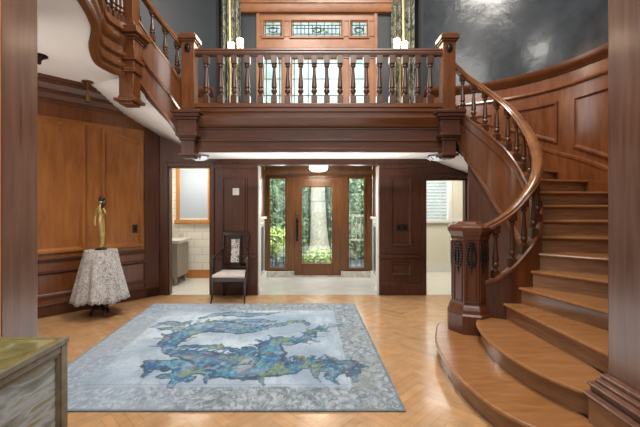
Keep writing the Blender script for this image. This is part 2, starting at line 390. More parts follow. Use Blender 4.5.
b.build('entrance_frame', W_DOOR, WE, .008)
b = MB(); b.box(-1.2, -.54, y0-.03, y0+.08, 0, .13).box(.5, 1.2, y0-.03, y0+.08, 0, .13); b.build('marble_curb', M_MARBLE, WE, .004)
b = MB(); b.sweep([(-1.2, y0, 2.26), (1.2, y0, 2.26)], [(0, 0), (.03, 0), (.05, .03), (.07, .09), (.07, .12), (0, .12)]); b.build('entrance_cornice', W_DOOR, WE)
def came(mb, x0, x1, z0, z1, y, top=.32):
    r = .006
    for a in range(2):
        zz = z1 if a == 0 else z0; sg = -1 if a == 0 else 1; n = max(2, int((x1-x0)/.12)); wd = (x1-x0)/n; h = top if a == 0 else top*.7
        for k in range(n):
            cx = x0+wd*(k+.5)
            for q in range(3):
                rr = wd*(.5-.12*q); mb.tube([(cx+rr*math.cos(t*PI/6), y, zz+sg*(h*.33*(q+.5))+.8*rr*math.sin(t*PI/6)) for t in range(13)], .004, 4)
        mb.tube([(x0, y, zz+sg*h), (x1, y, zz+sg*h)], r, 4)
    for x in (x0+.03, x1-.03): mb.tube([(x, y, z0), (x, y, z1)], .005, 4)
    for k in range(int((z1-z0)/.14)):
        z = z0+.14*k+.1
        mb.tube([(x0, y, z), (x0+.03, y, z)], .004, 4); mb.tube([(x1-.03, y, z), (x1, y, z)], .004, 4)
D1 = struct('door_1', label='glazed wooden front door with leaded glass panel')
b = MB(); b.box(-.54, -.37, y0+.01, y0+.06, .03, 2.2).box(.30, .5, y0+.01, y0+.06, .03, 2.2).box(-.37, .30, y0+.01, y0+.06, .03, .31).box(-.37, .30, y0+.01, y0+.06, 2.0, 2.2)
leaf = b.build('door_leaf', W_DOOR, D1, .008)
b = MB(); frame2d(b, wallmap((0, y0+.01, 0), (1, 0, 0), (0, -1, 0)), [(-.40, .28), (.33, .28), (.33, 2.03), (-.40, 2.03)], .035, .015); b.build('glazing_bead', W_DOOR, D1)
MB().box(-.37, .30, y0+.03, y0+.036, .31, 2.0).build('door_glass', M_GLASS, D1)
b = MB(); came(b, -.37, .30, .31, 2.0, y0+.028); b.build('lead_came', M_LEAD, D1)
b = MB(); b.box(-.495, -.445, y0-.006, y0+.01, .8, 1.32).tube([(-.47, y0-.006, 1.2), (-.47, y0-.06, 1.17), (-.47, y0-.06, .98), (-.47, y0-.006, .94)], .013)
b.ball((-.47, y0-.03, 1.27), .03).ball((-.47, y0-.02, .86), .025); b.build('door_handle', M_BRONZE, D1)
b = MB()
for z in (.45, .65, 1.42): b.lathe([(.02, z-.02), (.024, z), (.02, z+.02)], -.47, y0-.005, 8)
b.build('door_bolt', M_STEEL, D1)
for i, (x0, x1) in enumerate(((-1.09, -.72), (.66, 1.02))):
    w_ = struct('window_%d' % (i+1), label='tall leaded sidelight %s of front door' % ('left' if i == 0 else 'right'))
    MB().box(x0, x1, y0+.04, y0+.046, .2, 2.2).build('pane', M_GLASS, w_)
    b = MB(); came(b, x0+.03, x1-.03, .23, 2.17, y0+.036, .3); b.build('lead_came', M_LEAD, w_)
    b = MB(); frame2d(b, wallmap((0, y0, 0), (1, 0, 0), (0, -1, 0)), [(x0-.03, .17), (x1+.03, .17), (x1+.03, 2.23), (x0-.03, 2.23)], .05, .02); b.build('bead', W_DOOR, w_)
MB().box(-.54, .5, y0-.02, y0+.1, 0, .03).build('threshold', M_MARBLE, D1)
# washroom
WW = struct('wall_washroom', label='white tiled walls of the washroom')
b = MB(); b.box(-3.7, -3.06, 7.9, 8.0, 0, 2.7).box(-2.4, -1.3, 7.9, 8.0, 0, 2.7).box(-3.06, -2.4, 7.9, 8.0, 0, 1.24).box(-3.06, -2.4, 7.9, 8.0, 2.42, 2.7)
b.box(-3.8, -3.7, 6.5, 8.0, 0, 2.7).box(-1.4, -1.3, 6.62, 8.0, 0, 2.7); b.build('tiled_wall', M_BATHW, WW)
MB().box(-3.7, -1.4, 7.88, 7.9, 0, .18).build('baseboard_washroom', W_ORANGE, WW)
st(MB().box(-3.8, -1.3, 6.5, 8.0, 2.7, 2.74).build('ceiling', M_WHITE), 'white washroom ceiling')
w4 = struct('window_4', label='honey wood framed washroom window with white shade')
b = MB(); b.box(-3.11, -3.03, 7.86, 7.9, 1.24, 2.48).box(-2.42, -2.34, 7.86, 7.9, 1.24, 2.48).box(-3.11, -2.34, 7.86, 7.9, 2.40, 2.48).box(-3.14, -2.31, 7.83, 7.9, 1.2, 1.27); b.build('window_frame', W_ORANGE, w4, .006)
MB().box(-3.06, -2.4, 7.96, 7.966, 1.24, 2.42).build('pane', M_GLASS, w4)
e = thing('roller_shade', 'white roller shade drawn down in the washroom window', 'window shade', (-2.72, 7.87, 1.3))
MB().box(-3.03, -2.42, 7.870, 7.873, 1.30, 2.38).build('shade_cloth', plain('shade_cloth', '#aab4bf', .9), e)
ro = MB().lathe([(.022, -.3), (.022, .29)], 0, 0, 10).build('roller', M_TRIM, e, local=True)
ro.rotation_euler = (0, PI/2, 0); ro.location = (0, 0, 1.07)
MB().box(-3.03, -2.42, 7.862, 7.88, 1.28, 1.31).build('bottom_bar', M_TRIM, e)
e = thing('vanity_cabinet', 'small pale grey washroom vanity with drawers seen through left doorway', 'cabinet', (-3.0, 7.35, 0))
M_VAN = plain('pale_grey_cabinet', '#8f877c', .5)
b = MB(); b.box(-3.55, -2.78, 7.1, 7.7, .16, .84); b.build('carcass', M_VAN, e, .006)
MB().box(-3.6, -2.72, 7.05, 7.75, .84, .9).build('countertop', M_MARBLE, e, .006); MB().box(-3.6, -2.9, 7.7, 7.75, .9, 1.02).build('backsplash', M_MARBLE, e, .004)
for z0, z1 in ((.22, .5), (.53, .8)):
    d = MB().box(-3.5, -2.98, 7.07, 7.1, z0, z1).build('drawer', M_TRIM, e, .006); MB().ball((-3.05, 7.06, (z0+z1)/2), .018).build('knob', M_STEEL, d)
for x in (-3.5, -2.84):
    for y in (7.14, 7.64): MB().lathe([(.02, 0), (.035, .1), (.04, .17)], x, y, 8).build('leg', M_VAN, e)
# right room
WR = struct('wall_side_room', label='cream walls of the right side room')
b = MB(); b.box(1.3, 2.45, 8.6, 8.7, 0, 2.7) if False else None
b.box(1.3, 2.42, 8.6, 8.7, 0, 1.25).box(3.10, 4.2, 8.6, 8.7, 0, 2.7).box(2.42, 3.10, 8.6, 8.7, 0, 1.25).box(1.3, 2.42, 8.6, 8.7, 1.25, 2.7).box(2.42, 3.10, 8.6, 8.7, 2.25, 2.7)
b.box(4.2, 4.3, 6.5, 8.7, 0, 2.7).box(1.3, 1.4, 6.62, 8.6, 0, 2.7); b.build('plaster_wall', M_CREAM, WR)
b = MB(); b.box(1.4, 4.2, 8.57, 8.6, 1.2, 1.26).box(1.4, 4.2, 8.58, 8.6, 0, .2).box(3.12, 3.18, 8.56, 8.6, .2, 2.6); b.build('white_moulding', M_TRIM, WR)
st(MB().box(1.3, 4.3, 6.5, 8.7, 2.7, 2.74).build('ceiling', M_WHITE), 'white ceiling of right side room')
w5 = struct('window_5', label='white window in the cream side room'); MB().box(2.42, 3.1, 8.66, 8.666, 1.25, 2.25).build('pane', M_GLASS, w5)
b = MB(); b.box(2.36, 2.42, 8.57, 8.6, 1.2, 2.31).box(3.1, 3.13, 8.57, 8.6, 1.2, 2.31).box(2.36, 3.13, 8.57, 8.6, 2.25, 2.31).box(2.33, 3.13, 8.53, 8.6, 1.18, 1.25); b.build('window_frame', M_TRIM, w5, .004)
e = thing('venetian_blind', 'white venetian blind lowered in the right room window', 'blind', (2.76, 8.62, 1.25))
b = MB()
for k in range(27):
    z = 1.28+.035*k; b.hexa([(2.43, 8.605, z), (3.09, 8.605, z), (3.09, 8.637, z+.018), (2.43, 8.637, z+.018)], [(2.43, 8.605, z+.003), (3.09, 8.605, z+.003), (3.09, 8.637, z+.021), (2.43, 8.637, z+.021)])
b.build('slats', plain('blind_white', '#dfe3e8', .5), e); MB().box(2.43, 3.09, 8.6, 8.64, 2.22, 2.25).build('head_rail', M_TRIM, e)

# ---------------------------------------------------------------- landing slab, beam, ceilings
b = MB(); b.box(-2.0, 2.0, 5.46, 6.42, 2.42, 2.45); st(b.build('ceiling', M_WHITE), 'white strip of ceiling under the landing')
st(MB().box(-2.0, 2.0, 5.5, 6.7, 2.9, ZL).build('floor', W_TREAD), 'landing floor above the entrance')
T = struct('trim_2', label='dark moulded beam spanning under the landing balustrade')
b = MB(); b.box(-1.95, 1.95, 5.45, 5.55, 2.42, 3.02); b.box(-1.95, 1.95, 5.42, 5.5, 2.40, 2.46); b.box(-1.95, 1.95, 5.435, 5.5, 2.56, 2.60); b.box(-1.95, 1.95, 5.44, 5.5, 2.74, 2.77)
b.build('beam_face', W_DARKH, T, .006)
b = MB(); b.sweep([(-1.95, 5.45, 2.78), (1.95, 5.45, 2.78)], [(-.02, 0), (.02, 0), (.03, .03), (.05, .05), (.07, .09), (.10, .12), (.10, .15), (.03, .16), (.03, .22), (-.02, .22)]); b.build('beam_cornice', W_MIDH, T)
MB().box(-1.95, 1.95, 5.4, 5.5, 3.0, 3.06).build('landing_fascia', W_MIDH, T, .006)

# ---------------------------------------------------------------- curved right wall
CX, CY, RAD = 1.95, 4.7, 2.0
def arc(sgn): return lambda a, z, o: (sgn*(CX+(RAD-o)*math.cos(a)), CY+(RAD-o)*math.sin(a), z)
def arcwall(mb, sgn, a0, a1, z0, z1, off=0, n=48, thick=.0):
    f = arc(sgn); vs = []; fs = []
    for i in range(n+1):
        a = a0+(a1-a0)*i/n; vs += [f(a, z0, off), f(a, z1, off)]
    for i in range(n): fs.append((2*i, 2*i+2, 2*i+3, 2*i+1))
    return mb.add(vs, fs)
def arcsweep(mb, sgn, a0, a1, zf, prof, n=40):
    f = arc(sgn); rings = []
    for i in range(n+1):
        a = a0+(a1-a0)*i/n; rings.append([f(a, zf(a)+v, o) for o, v in prof])
    return mb.loft(rings)
ANG = {3: -88, 4: -74, 5: -58, 6: -45, 7: -29, 8: -18, 9: -8, 10: 3, 11: 14, 12: 27, 13: 39, 14: 51, 15: 63, 16: 75, 17: 87, 18: 99}
def interp(tab, x):
    ks = sorted(tab)
    if x <= ks[0]: return tab[ks[0]]
    if x >= ks[-1]: return tab[ks[-1]]
    for a, b_ in zip(ks, ks[1:]):
        if a <= x <= b_:
            t = (x-a)/(b_-a); return tab[a]*(1-t)+tab[b_]*t
def zt(a):                            # tread height at the outer wall, by angle
    d = math.degrees(a); inv = {v: k*RT for k, v in ANG.items()}
    return interp(inv, d)
ZTOP = 6.4; ZW = 3.62
WRt = struct('wall_right', label='curved stair wall, wood panelling below dark slate plaster')
b = MB(); arcwall(b, 1, R(-78), R(54), 0, ZW); arcwall(b, 1, R(54), R(90), 2.3, ZW, n=14); b.box(2.3, 2.45, 2.3, 2.76, 0, ZW); b.build('wood_panelling', W_RED, WRt)
b = MB(); arcwall(b, 1, R(-78), R(90), ZW, ZTOP); b.box(2.3, 2.45, 2.3, 2.76, ZW, ZTOP); b.build('slate_plaster', M_SLATE, WRt)
b = MB(); arcsweep(b, 1, R(-78), R(90), lambda a: ZW, [(-.02, 0), (.02, 0), (.03, .03), (.07, .06), (.09, .11), (.09, .15), (-.02, .16)]); b.build('wainscot_cap', W_MID, WRt)
b = MB(); arcsweep(b, 1, R(-78), R(90), lambda a: 3.40, [(-.02, 0), (.025, 0), (.035, .02), (.025, .05), (-.02, .05)]); b.build('frieze_moulding', W_RED, WRt)
b = MB()
def pan(sgn, d0, d1, zbot, ztop=3.22):
    f = arc(sgn); k = RAD
    poly = [(R(d0)*k, zbot(R(d0))), (R(d1)*k, zbot(R(d1))), (R(d1)*k, ztop), (R(d0)*k, ztop)]
    frame2d(b, lambda s, z, o: f(s/k, z, o), poly, .06, .03, 10)
for d0, d1 in ((-32, -8), (-4, 20.5), (27, 49), (55, 80)): pan(1, d0, d1, lambda a: zt(a)+.42)
b.build('panel_moulding', W_RED, WRt)
b = MB(); arcsweep(b, 1, R(-60), R(87), lambda a: zt(a), [(-.01, -.25), (.03, -.25), (.03, .24), (.045, .25), (.045, .29), (.02, .31), (-.01, .31)]); b.build('stair_skirting', W_RED, WRt)
# upper left wall (mirrored)
WUL = struct('wall_upper_left', label='dark slate wall above the left stair flight')
b = MB(); arcwall(b, -1, R(-20), R(90), ZW, ZTOP); b.build('slate_plaster', M_SLATE2, WUL)
b = MB(); arcwall(b, -1, R(60), R(90), ZL, ZW); arcwall(b, -1, R(-20), R(60), 3.45, ZW); b.build('wood_panelling', W_MID, WUL)
b = MB(); arcsweep(b, -1, R(50), R(90), lambda a: ZW, [(-.02, 0), (.02, 0), (.03, .03), (.07, .06), (.09, .11), (.09, .15), (-.02, .16)]); b.build('wainscot_cap', W_MID, WUL)

# ---------------------------------------------------------------- upper back wall with leaded window
YB = 6.95
WU = struct('wall_upper_back', label='slate painted alcove wall around the leaded landing window')
b = MB(); b.box(-1.95, -1.86, 6.7, 6.78, ZL, ZTOP).box(1.86, 1.95, 6.7, 6.78, ZL, ZTOP)
b.box(-1.9, -1.86, 6.74, YB+.02, ZL, ZTOP).box(1.86, 1.9, 6.74, YB+.02, ZL, ZTOP)
b.box(-1.9, -1.19, YB, YB+.1, ZL, ZTOP).box(1.13, 1.9, YB, YB+.1, ZL, ZTOP).box(-1.19, 1.13, YB, YB+.1, 5.3, ZTOP).box(-1.19, 1.13, YB, YB+.1, ZL, 3.3)
b.build('slate_wall', M_SLATE2, WU)
b = MB(); b.box(-1.9, -1.86, 6.69, 6.7, ZL, ZTOP).box(1.86, 1.9, 6.69, 6.7, ZL, ZTOP); b.build('corner_shadow_strip', M_DPLATE, WU)  # near-black strips painting the shadow in the alcove corners
b = MB(); b.box(-1.86, -1.5, 6.88, YB, ZL, ZW-.15).box(1.44, 1.86, 6.88, YB, ZL, ZW-.15).box(-1.86, -1.45, 6.84, YB, ZW-.15, ZW-.08).box(1.40, 1.86, 6.84, YB, ZW-.15, ZW-.08); b.build('landing_wainscot', W_MID, WU, .006)
T3 = struct('trim_3', label='wide wooden entablature above the leaded landing window')
b = MB(); b.sweep([(-1.56, YB, 5.29), (1.53, YB, 5.29)], [(-.02, 0), (.08, 0), (.10, .05), (.11, .14), (.13, .15), (.13, .19), (.17, .22), (.19, .32), (.22, .33), (.22, .45), (-.02, .45)]); b.build('entablature', W_WIN, T3)
w3 = struct('window_3', label='wood framed leaded glass window above the landing')
xs = [(-1.06, -.70), (-.52, .45), (.62, .94)]; zs = [(3.42, 4.42), (4.84, 5.14)]
b = MB(); y = YB-.02
b.box(-1.19, 1.13, y, YB+.1, 5.14, 5.33).box(-1.19, 1.13, y, YB+.1, 4.42, 4.84).box(-1.19, 1.13, y, YB+.1, 3.3, 3.42)
for z0, z1 in zs:
    for x0, x1 in ((-1.19, -1.06), (-.70, -.52), (.45, .62), (.94, 1.13)): b.box(x0, x1, y, YB+.1, z0, z1)
b.build('window_frame', W_WIN, w3, .012)
b = MB(); mu = wallmap((0, y, 0), (1, 0, 0), (0, -1, 0))
for z0, z1 in zs:
    for x0, x1 in xs: frame2d(b, mu, [(x0-.04, z0-.04), (x1+.04, z0-.04), (x1+.04, z1+.04), (x0-.04, z1+.04)], .055, .03, 1)
b.box(-1.17, 1.11, y-.05, y, 4.60, 4.65).box(-1.19, -1.13, y-.03, y, 3.3, 5.33).box(1.07, 1.13, y-.03, y, 3.3, 5.33); b.build('window_moulding', W_WIN, w3)
for z0, z1 in zs:
    for x0, x1 in xs: MB().box(x0, x1, YB+.03, YB+.036, z0, z1).build('leaded_pane', M_LEADED, w3)
b = MB()
for zi, (z0, z1) in enumerate(zs):
    for x0, x1 in xs:
        yy = YB+.02; wd = x1-x0
        if zi == 1:
            for t in (.07, .18): b.tube([(x0+.3*t, yy, z0+t), (x1-.3*t, yy, z0+t)], .009, 4)
            b.tube([(x0, yy, z1-.06), (x1, yy, z1-.06)], .009, 4)
            for k in range(int(wd/.075)+1): 
                xx = x0+.03+k*.075
                if xx < x1: b.tube([(xx, yy, z0+(.07 if k % 2 else 0)), (xx, yy, z1-(.06 if k % 2 else 0))], .008, 4)
            b.tube([((x0+x1)/2+.05*math.cos(q*PI/6)*1.6, yy, (z0+z1)/2+.05*math.sin(q*PI/6)) for q in range(13)], .009, 4)
        else:
            for x in (x0+.05, x1-.05): b.tube([(x, yy, z0), (x, yy, z1)], .009, 4)
            for z in (z0+.3, z0+.62, z1-.08): b.tube([(x0, yy, z), (x1, yy, z)], .009, 4)
            if wd > .5:
                for x in (x0+.32, x1-.32): b.tube([(x, yy, z0), (x, yy, z1)], .009, 4)
b.build('lead_came', M_LEAD, w3)
b = MB()
for k in range(6): b.ball((-.10+.05*k, YB+.024, 4.97+.025*math.sin(k*2.1)), .022, 1.2, .25, 1, 6)
b.build('green_glass_leaf', M_LEADG, w3)

# ---------------------------------------------------------------- landing balustrade
RAILP = [(-.05, -.05), (.05, -.05), (.055, -.02), (.045, 0), (.05, .02), (.04, .045), (.015, .055), (-.015, .055), (-.04, .045), (-.05, .02), (-.045, 0), (-.055, -.02)]
def baluster_mesh(H=.74, w=.033):
    b = MB(); t0, t1 = .15*H, .82*H
    b.box(-w, w, -w, w, 0, t0).box(-w, w, -w, w, t1, H)
    h = t1-t0
    b.lathe([(w*.95, t0), (w*.98, t0+.02*h), (w*.6, t0+.05*h), (w*.62, t0+.09*h), (w*1.0, t0+.13*h), (w*1.02, t0+.18*h), (w*.65, t0+.23*h), (w*.95, t0+.27*h), (w*.85, t0+.40*h), (w*.6, t0+.66*h), (w*.47, t0+.84*h), (w*.5, t0+.88*h), (w*.9, t0+.9*h), (w*.9, t0+.94*h), (w*.6, t0+.96*h), (w*.95, t1)], 0, 0, 14)
    return b
LB = thing('landing_balustrade', 'straight dark wood balustrade along the landing edge above the entrance', 'balustrade', (0, 5.43, ZL+.04))
b = MB(); b.sweep([(-1.86, 5.43, 3.90), (1.86, 5.43, 3.90)], RAILP); b.build('handrail', W_DARKH, LB)
MB().box(-1.86, 1.86, 5.385, 5.475, 3.06, 3.13).build('bottom_rail', W_MIDH, LB, .01)
bm0 = baluster_mesh(.73, .045)
first = None
for px in (206.3, 220.8, 234.3, 247.3, 260.8, 274.3, 287.8, 300.8, 314.3, 326.8, 340, 353, 366.3, 379.3, 392, 405, 417.5, 430):
    x = (px-318.5)/66.3
    if first is None: first = bm0.build('baluster', W_BAL, LB, local=True); o = first
    else: o = first.copy(); C.objects.link(o); o.parent = LB
    o.location = (x, 0, .07)
def rosette(mb, x, y, z):
    mb.ball((x, y, z), .035, 1, .4, 1.4, 8)
    for k in range(8): mb.ball((x+.035*math.cos(k*PI/4), y, z+.05*math.sin(k*PI/4)), .018, 1, .5, 1.2, 6)
for sg in (-1, 1):
    x = sg*1.94
    b = MB(); b.box(x-.095, x+.095, 5.335, 5.525, 3.0, 4.03); b.box(x-.115, x+.115, 5.315, 5.545, 4.03, 4.06).box(x-.135, x+.135, 5.295, 5.565, 4.06, 4.12).box(x-.11, x+.11, 5.32, 5.54, 4.12, 4.15)
    n_ = b.build('newel_post', W_MID, LB, .006); b = MB(); rosette(b, x, 5.33, 3.93); b.build('rosette', M_BRONZE, n_)
    b = MB(); b.box(x-.14, x+.14, 5.29, 5.57, 2.60, 2.86).box(x-.16, x+.16, 5.27, 5.59, 2.62, 2.66).box(x-.16, x+.16, 5.27, 5.59, 2.86, 2.9).box(x-.19, x+.19, 5.24, 5.6, 2.9, 2.95).box(x-.21, x+.21, 5.22, 5.6, 2.95, 2.99)
    b.box(x-.12, x+.12, 5.31, 5.55, 2.56, 2.60).box(x-.10, x+.10, 5.33, 5.53, 2.36, 2.56).box(x-.13, x+.13, 5.3, 5.56, 2.33, 2.37).box(x-.09, x+.09, 5.34, 5.52, 2.30, 2.33)
    b.build('newel_drop', W_DARK, LB, .006)

# ---------------------------------------------------------------- curved right staircase
ST = thing('staircase', 'curved wooden staircase with flared bottom steps sweeping up right', 'staircase', (2.0, 3.8, 0))
RAIL = [(1.84, 4.07, 1.36), (2.00, 3.97, 1.47), (2.17, 3.935, 1.64), (2.40, 4.0, 1.93), (2.61, 4.3, 2.25), (2.70, 4.65, 2.60), (2.68, 5.0, 2.96), (2.5, 5.28, 3.29), (2.25, 5.42, 3.55), (2.02, 5.43, 3.76)]
rail = cr(RAIL, 8)
def inner(z):
    for a, b_ in zip(rail, rail[1:]):
        if a.z <= z <= b_.z:
            t = (z-a.z)/(b_.z-a.z); return a.lerp(b_, t)
    return rail[0] if z < rail[0].z else rail[-1]
ZR = {3: 1.49, 4: 1.64, 5: 1.79, 6: 1.96, 7: 2.12}
for k in range(8, 19): ZR[k] = 2.28+(k-8)*.163
def outer(a):
    if a < -78:
        t = (-78-a)/(88-78); p = Vector((2.366, 2.744)); q = Vector((2.10, 2.36)); return p.lerp(q, min(1, t))
    return Vector((CX+(RAD-.01)*math.cos(R(a)), CY+(RAD-.01)*math.sin(R(a))))
def noseline(t):                       # t = step number, may be fractional
    i = inner(interp(ZR, t)); return Vector((i.x, i.y)), outer(interp(ANG, t))
def between(t0, t1):
    i0, o0 = noseline(t0); i1, o1 = noseline(t1)
    outs = [outer(interp(ANG, t0)*(1-k/8)+interp(ANG, t1)*k/8) for k in range(9)]
    ins = [Vector(inner(interp(ZR, t0)*(1-k/6)+interp(ZR, t1)*k/6)[:2]) for k in range(7)]
    return outs, ins
n1c = [(p.x, p.y) for p in cr([(1.66, 4.46, 0), (1.46, 4.33, 0), (1.345, 4.08, 0), (1.235, 3.75, 0), (1.18, 3.4, 0), (1.172, 3.02, 0), (1.225, 2.64, 0), (1.31, 2.43, 0), (1.40, 2.31, 0), (1.57, 2.13, 0), (1.765, 2.0, 0), (1.85, 1.95, 0)], 6)]
n2c = [(p.x, p.y) for p in cr([(1.80, 4.02, 0), (1.70, 3.85, 0), (1.63, 3.63, 0), (1.575, 3.21, 0), (1.61, 2.82, 0), (1.69, 2.575, 0), (1.78, 2.43, 0), (1.88, 2.33, 0)], 6)]
def off(poly, d):
    out = []
    for i, p in enumerate(poly):
        a = Vector(poly[max(0, i-1)]); c = Vector(poly[min(len(poly)-1, i+1)]); t = (c-a).normalized(); out.append((p[0]-t.y*d, p[1]+t.x*d))
    return out
TH = .035
def bullnose(mb, line, z1):           # rounded nosing bead along a plan line
    mb.tube([(p[0], p[1], z1-TH/2) for p in line], TH/2-.0005, 8)
for k in (1, 2):
    c = n1c if k == 1 else n2c
    stp = bpy.data.objects.new('step', None); C.objects.link(stp); stp.parent = ST
    tail = [(1.765, 2.6), (1.9, 3.2), (2.1, 3.9), (1.95, 4.4)] if k == 1 else [(2.08, 2.42), (2.12, 3.0), (2.1, 3.9), (1.95, 4.1)]
    b = MB(); b.prism(c+tail, k*RT-TH, k*RT); bullnose(b, c, k*RT); b.build('tread', W_TREAD, stp)
    ci = off(c, .04); b = MB(); b.sweep([(x, y, (k-1)*RT) for x, y in ci], [(-.01, 0), (.01, 0), (.01, RT-TH), (-.01, RT-TH)])
    b.sweep([(x, y, k*RT-TH-.02) for x, y in off(c, .025)], [(-.012, 0), (.01, 0), (.01, .02), (-.012, .02)])
    b.build('riser', W_RISER, stp)
for k in range(3, NSTEP):
    stp = bpy.data.objects.new('step', None); C.objects.link(stp); stp.parent = ST
    outs, ins = between(k, min(k+1.14, 17.4))
    poly = [tuple(p) for p in outs]+[tuple(p) for p in reversed(ins)]
    b = MB(); b.prism(poly, k*RT-TH, k*RT); i0, o0 = noseline(k); bullnose(b, [i0, o0], k*RT); b.build('tread', W_TREAD, stp)
    i0, o0 = noseline(k+.1); i1, o1 = noseline(k+.16); b = MB(); z0, z1 = (k-1)*RT, k*RT-TH
    b.hexa([(*i0, z0), (*o0, z0), (*o1, z0), (*i1, z0)], [(*i0, z1), (*o0, z1), (*o1, z1), (*i1, z1)]); b.build('riser', W_RISER, stp)
# string, curb, closet wall below
def offpath(P, d):
    out = []
    for i, p in enumerate(P):
        t = P[min(i+1, len(P)-1)]-P[max(i-1, 0)]; t.z = 0; t.normalize(); out.append(p+Vector((t.y, -t.x, 0))*d)
    return out
SO = .66
b = MB(); rings = []; Ls = 0; tot = len(rail)
for i, p in enumerate(rail):
    t = rail[min(i+1, tot-1)]-rail[max(i-1, 0)]; t.z = 0; t.normalize(); r = Vector((t.y, -t.x, 0))
    sd = (tot-1-i)/(tot-1)
    h = .48+.5*min(1, sd/.28); zt_ = p.z-SO; zb = max(0.0 if sd > .72 else .0, zt_-h)
    rings.append([tuple(p+r*(.04*s)+Vector((0, 0, zz-p.z))) for s, zz in ((1, zb), (1, zt_), (-1, zt_), (-1, zb))])
kk = 16
b.loft(rings[kk-1:]); b.build('string', W_MID, ST); b = MB(); b.loft(rings[:kk]); b.build('string', W_DARK, ST)
b = MB(); b.sweep([p+Vector((0, 0, -SO)) for p in rail], [(-.055, -.02), (.055, -.02), (.055, .01), (.04, .03), (-.04, .03), (-.055, .01)]); b.build('string_cap', W_MID, ST)
b = MB()
for dz in (.14, ): b.sweep([p+Vector((0, 0, -SO-dz)) for p in offpath(rail, -.04)], [(-.018, -.02), (.0, -.02), (.0, .02), (-.018, .02)])
low = []
for i, p in enumerate(rail):
    sd = (tot-1-i)/(tot-1); h = .48+.5*min(1, sd/.28); low.append(offpath(rail, -.04)[i]+Vector((0, 0, -SO-h+.04)))
b.sweep([p for p in low if p.z > .3], [(-.025, -.05), (.01, -.05), (.01, .05), (-.015, .05), (-.025, 0)]); b.build('string_moulding', W_MID, ST)
# wall of the closet under the string
b = MB(); rings = []
for i, p in enumerate(rail):
    if i > tot-1-8: continue
    t = rail[min(i+1, tot-1)]-rail[max(i-1, 0)]; t.z = 0; t.normalize(); r = Vector((t.y, -t.x, 0))
    sd = (tot-1-i)/(tot-1); h = .48+.5*min(1, sd/.28); zz = max(.02, p.z-SO-h+.02)
    rings.append([tuple(Vector((p.x, p.y, 0))+r*(.025*s)+Vector((0, 0, q))) for s, q in ((1, 0), (1, zz), (-1, zz), (-1, 0))])
b.loft(rings); b.build('closet_panelling', W_DARK, ST)
b = MB()
HR = [(-.05, -.05), (.05, -.05), (.062, -.02), (.05, .0), (.055, .02), (.04, .045), (.015, .055), (-.015, .055), (-.04, .045), (-.055, .02), (-.05, .0), (-.062, -.02)]
b.sweep([p+Vector((0, 0, -.04)) for p in cr([(1.72, 4.12, 1.36)]+RAIL, 10)], HR); b.build('handrail', W_RAIL, ST)
zz = [1.44, 1.58, 1.73, 1.90, 2.06, 2.22, 2.38, 2.54, 2.70, 2.86, 3.02, 3.18, 3.34, 3.48, 3.62]
fb = None
for z in zz:
    p = inner(z)
    if fb is None: fb = baluster_mesh(.62, .037).build('baluster', W_BAL, ST, local=True); o = fb
    else: o = fb.copy(); C.objects.link(o); o.parent = ST
    o.location = p+Vector((0, 0, -SO+.0))-ORIG['staircase']
# octagonal newel
NX, NY = 1.74, 4.15; ph = math.atan2(-NY, -NX)+R(22.5)+R(6)
k8 = 1/math.cos(PI/8)
def octo(mb, pr): mb.lathe([(r*k8, z) for r, z in pr], NX, NY, 8, ph)
b = MB(); z0 = RT
octo(b, [(.235, z0), (.235, z0+.2), (.222, z0+.22), (.215, z0+.26), (.2, z0+.29), (.185, z0+.31), (.185, 1.20), (.2, 1.22), (.2, 1.25), (.215, 1.27), (.235, 1.31), (.235, 1.35), (.21, 1.37), (.15, 1.385), (.12, 1.41), (.0001, 1.41)])
nw = b.build('newel_post', wood('newel_wood', '#40200f', '#683a20', .34), ST, smooth=False)
nw['label'] = 'octagonal newel post with carved faces'
for k in range(8):
    a = ph+PI/8+k*PI/4; nx, ny = math.cos(a), math.sin(a); tx, ty = -ny, nx; ap = .186
    if nx*-NX+ny*-NY < -.5: continue
    b = MB(); P = lambda s, z, d=0: (NX+nx*(ap+d)+tx*s, NY+ny*(ap+d)+ty*s, z)
    for j in range(9):
        z = .93+.03*j; wd = .018+.028*math.sin(PI*min(1, (j+1)/8.5))
        for s in (-1, 1): b.ball(P(s*wd, z), .02, 1, 1, 1, 6)
        b.ball(P(0, z, .004), .018, 1, 1, 1.2, 6)
    for j in range(3): b.ball(P(0, .89-.025*j), .014-.003*j, 1, 1, 1.3, 6)
    b.build('carved_ornament', W_BLACK, nw)
    b = MB(); frame2d(b, lambda s, z, o: P(s, z, o), [(-.058, .52), (.058, .52), (.058, 1.18), (-.058, 1.18)], .014, .008, 1); b.build('panel_bead', W_DARK, nw)
# white soffit under the upper winders of right stair
def soffit(sgn, zf, a0, a1, name, lab, zi, ip):
    b = MB(); f = arc(sgn); vs = []; fs = []; n = 16
    for i in range(n+1):
        t = i/n; a = R(a0+(a1-a0)*t); p = ip(t); o = f(a, 0, 0)
        vs += [(p[0], p[1], zi(t)), (o[0], o[1], zf(t))]
    for i in range(n): fs.append((2*i, 2*i+2, 2*i+3, 2*i+1))
    b.add(vs, fs); o = b.build(name, M_WHITE, solid=.02); st(o, lab); return o
top_ip = lambda t: (lambda p: (p.x, p.y))(rail[int(round((tot-1)*(1-.30*t)))])
soffit(1, lambda t: 2.43-.40*t, 90, 56, 'ceiling', 'white sloping soffit below the right stair', lambda t: 2.44-.45*t, top_ip)

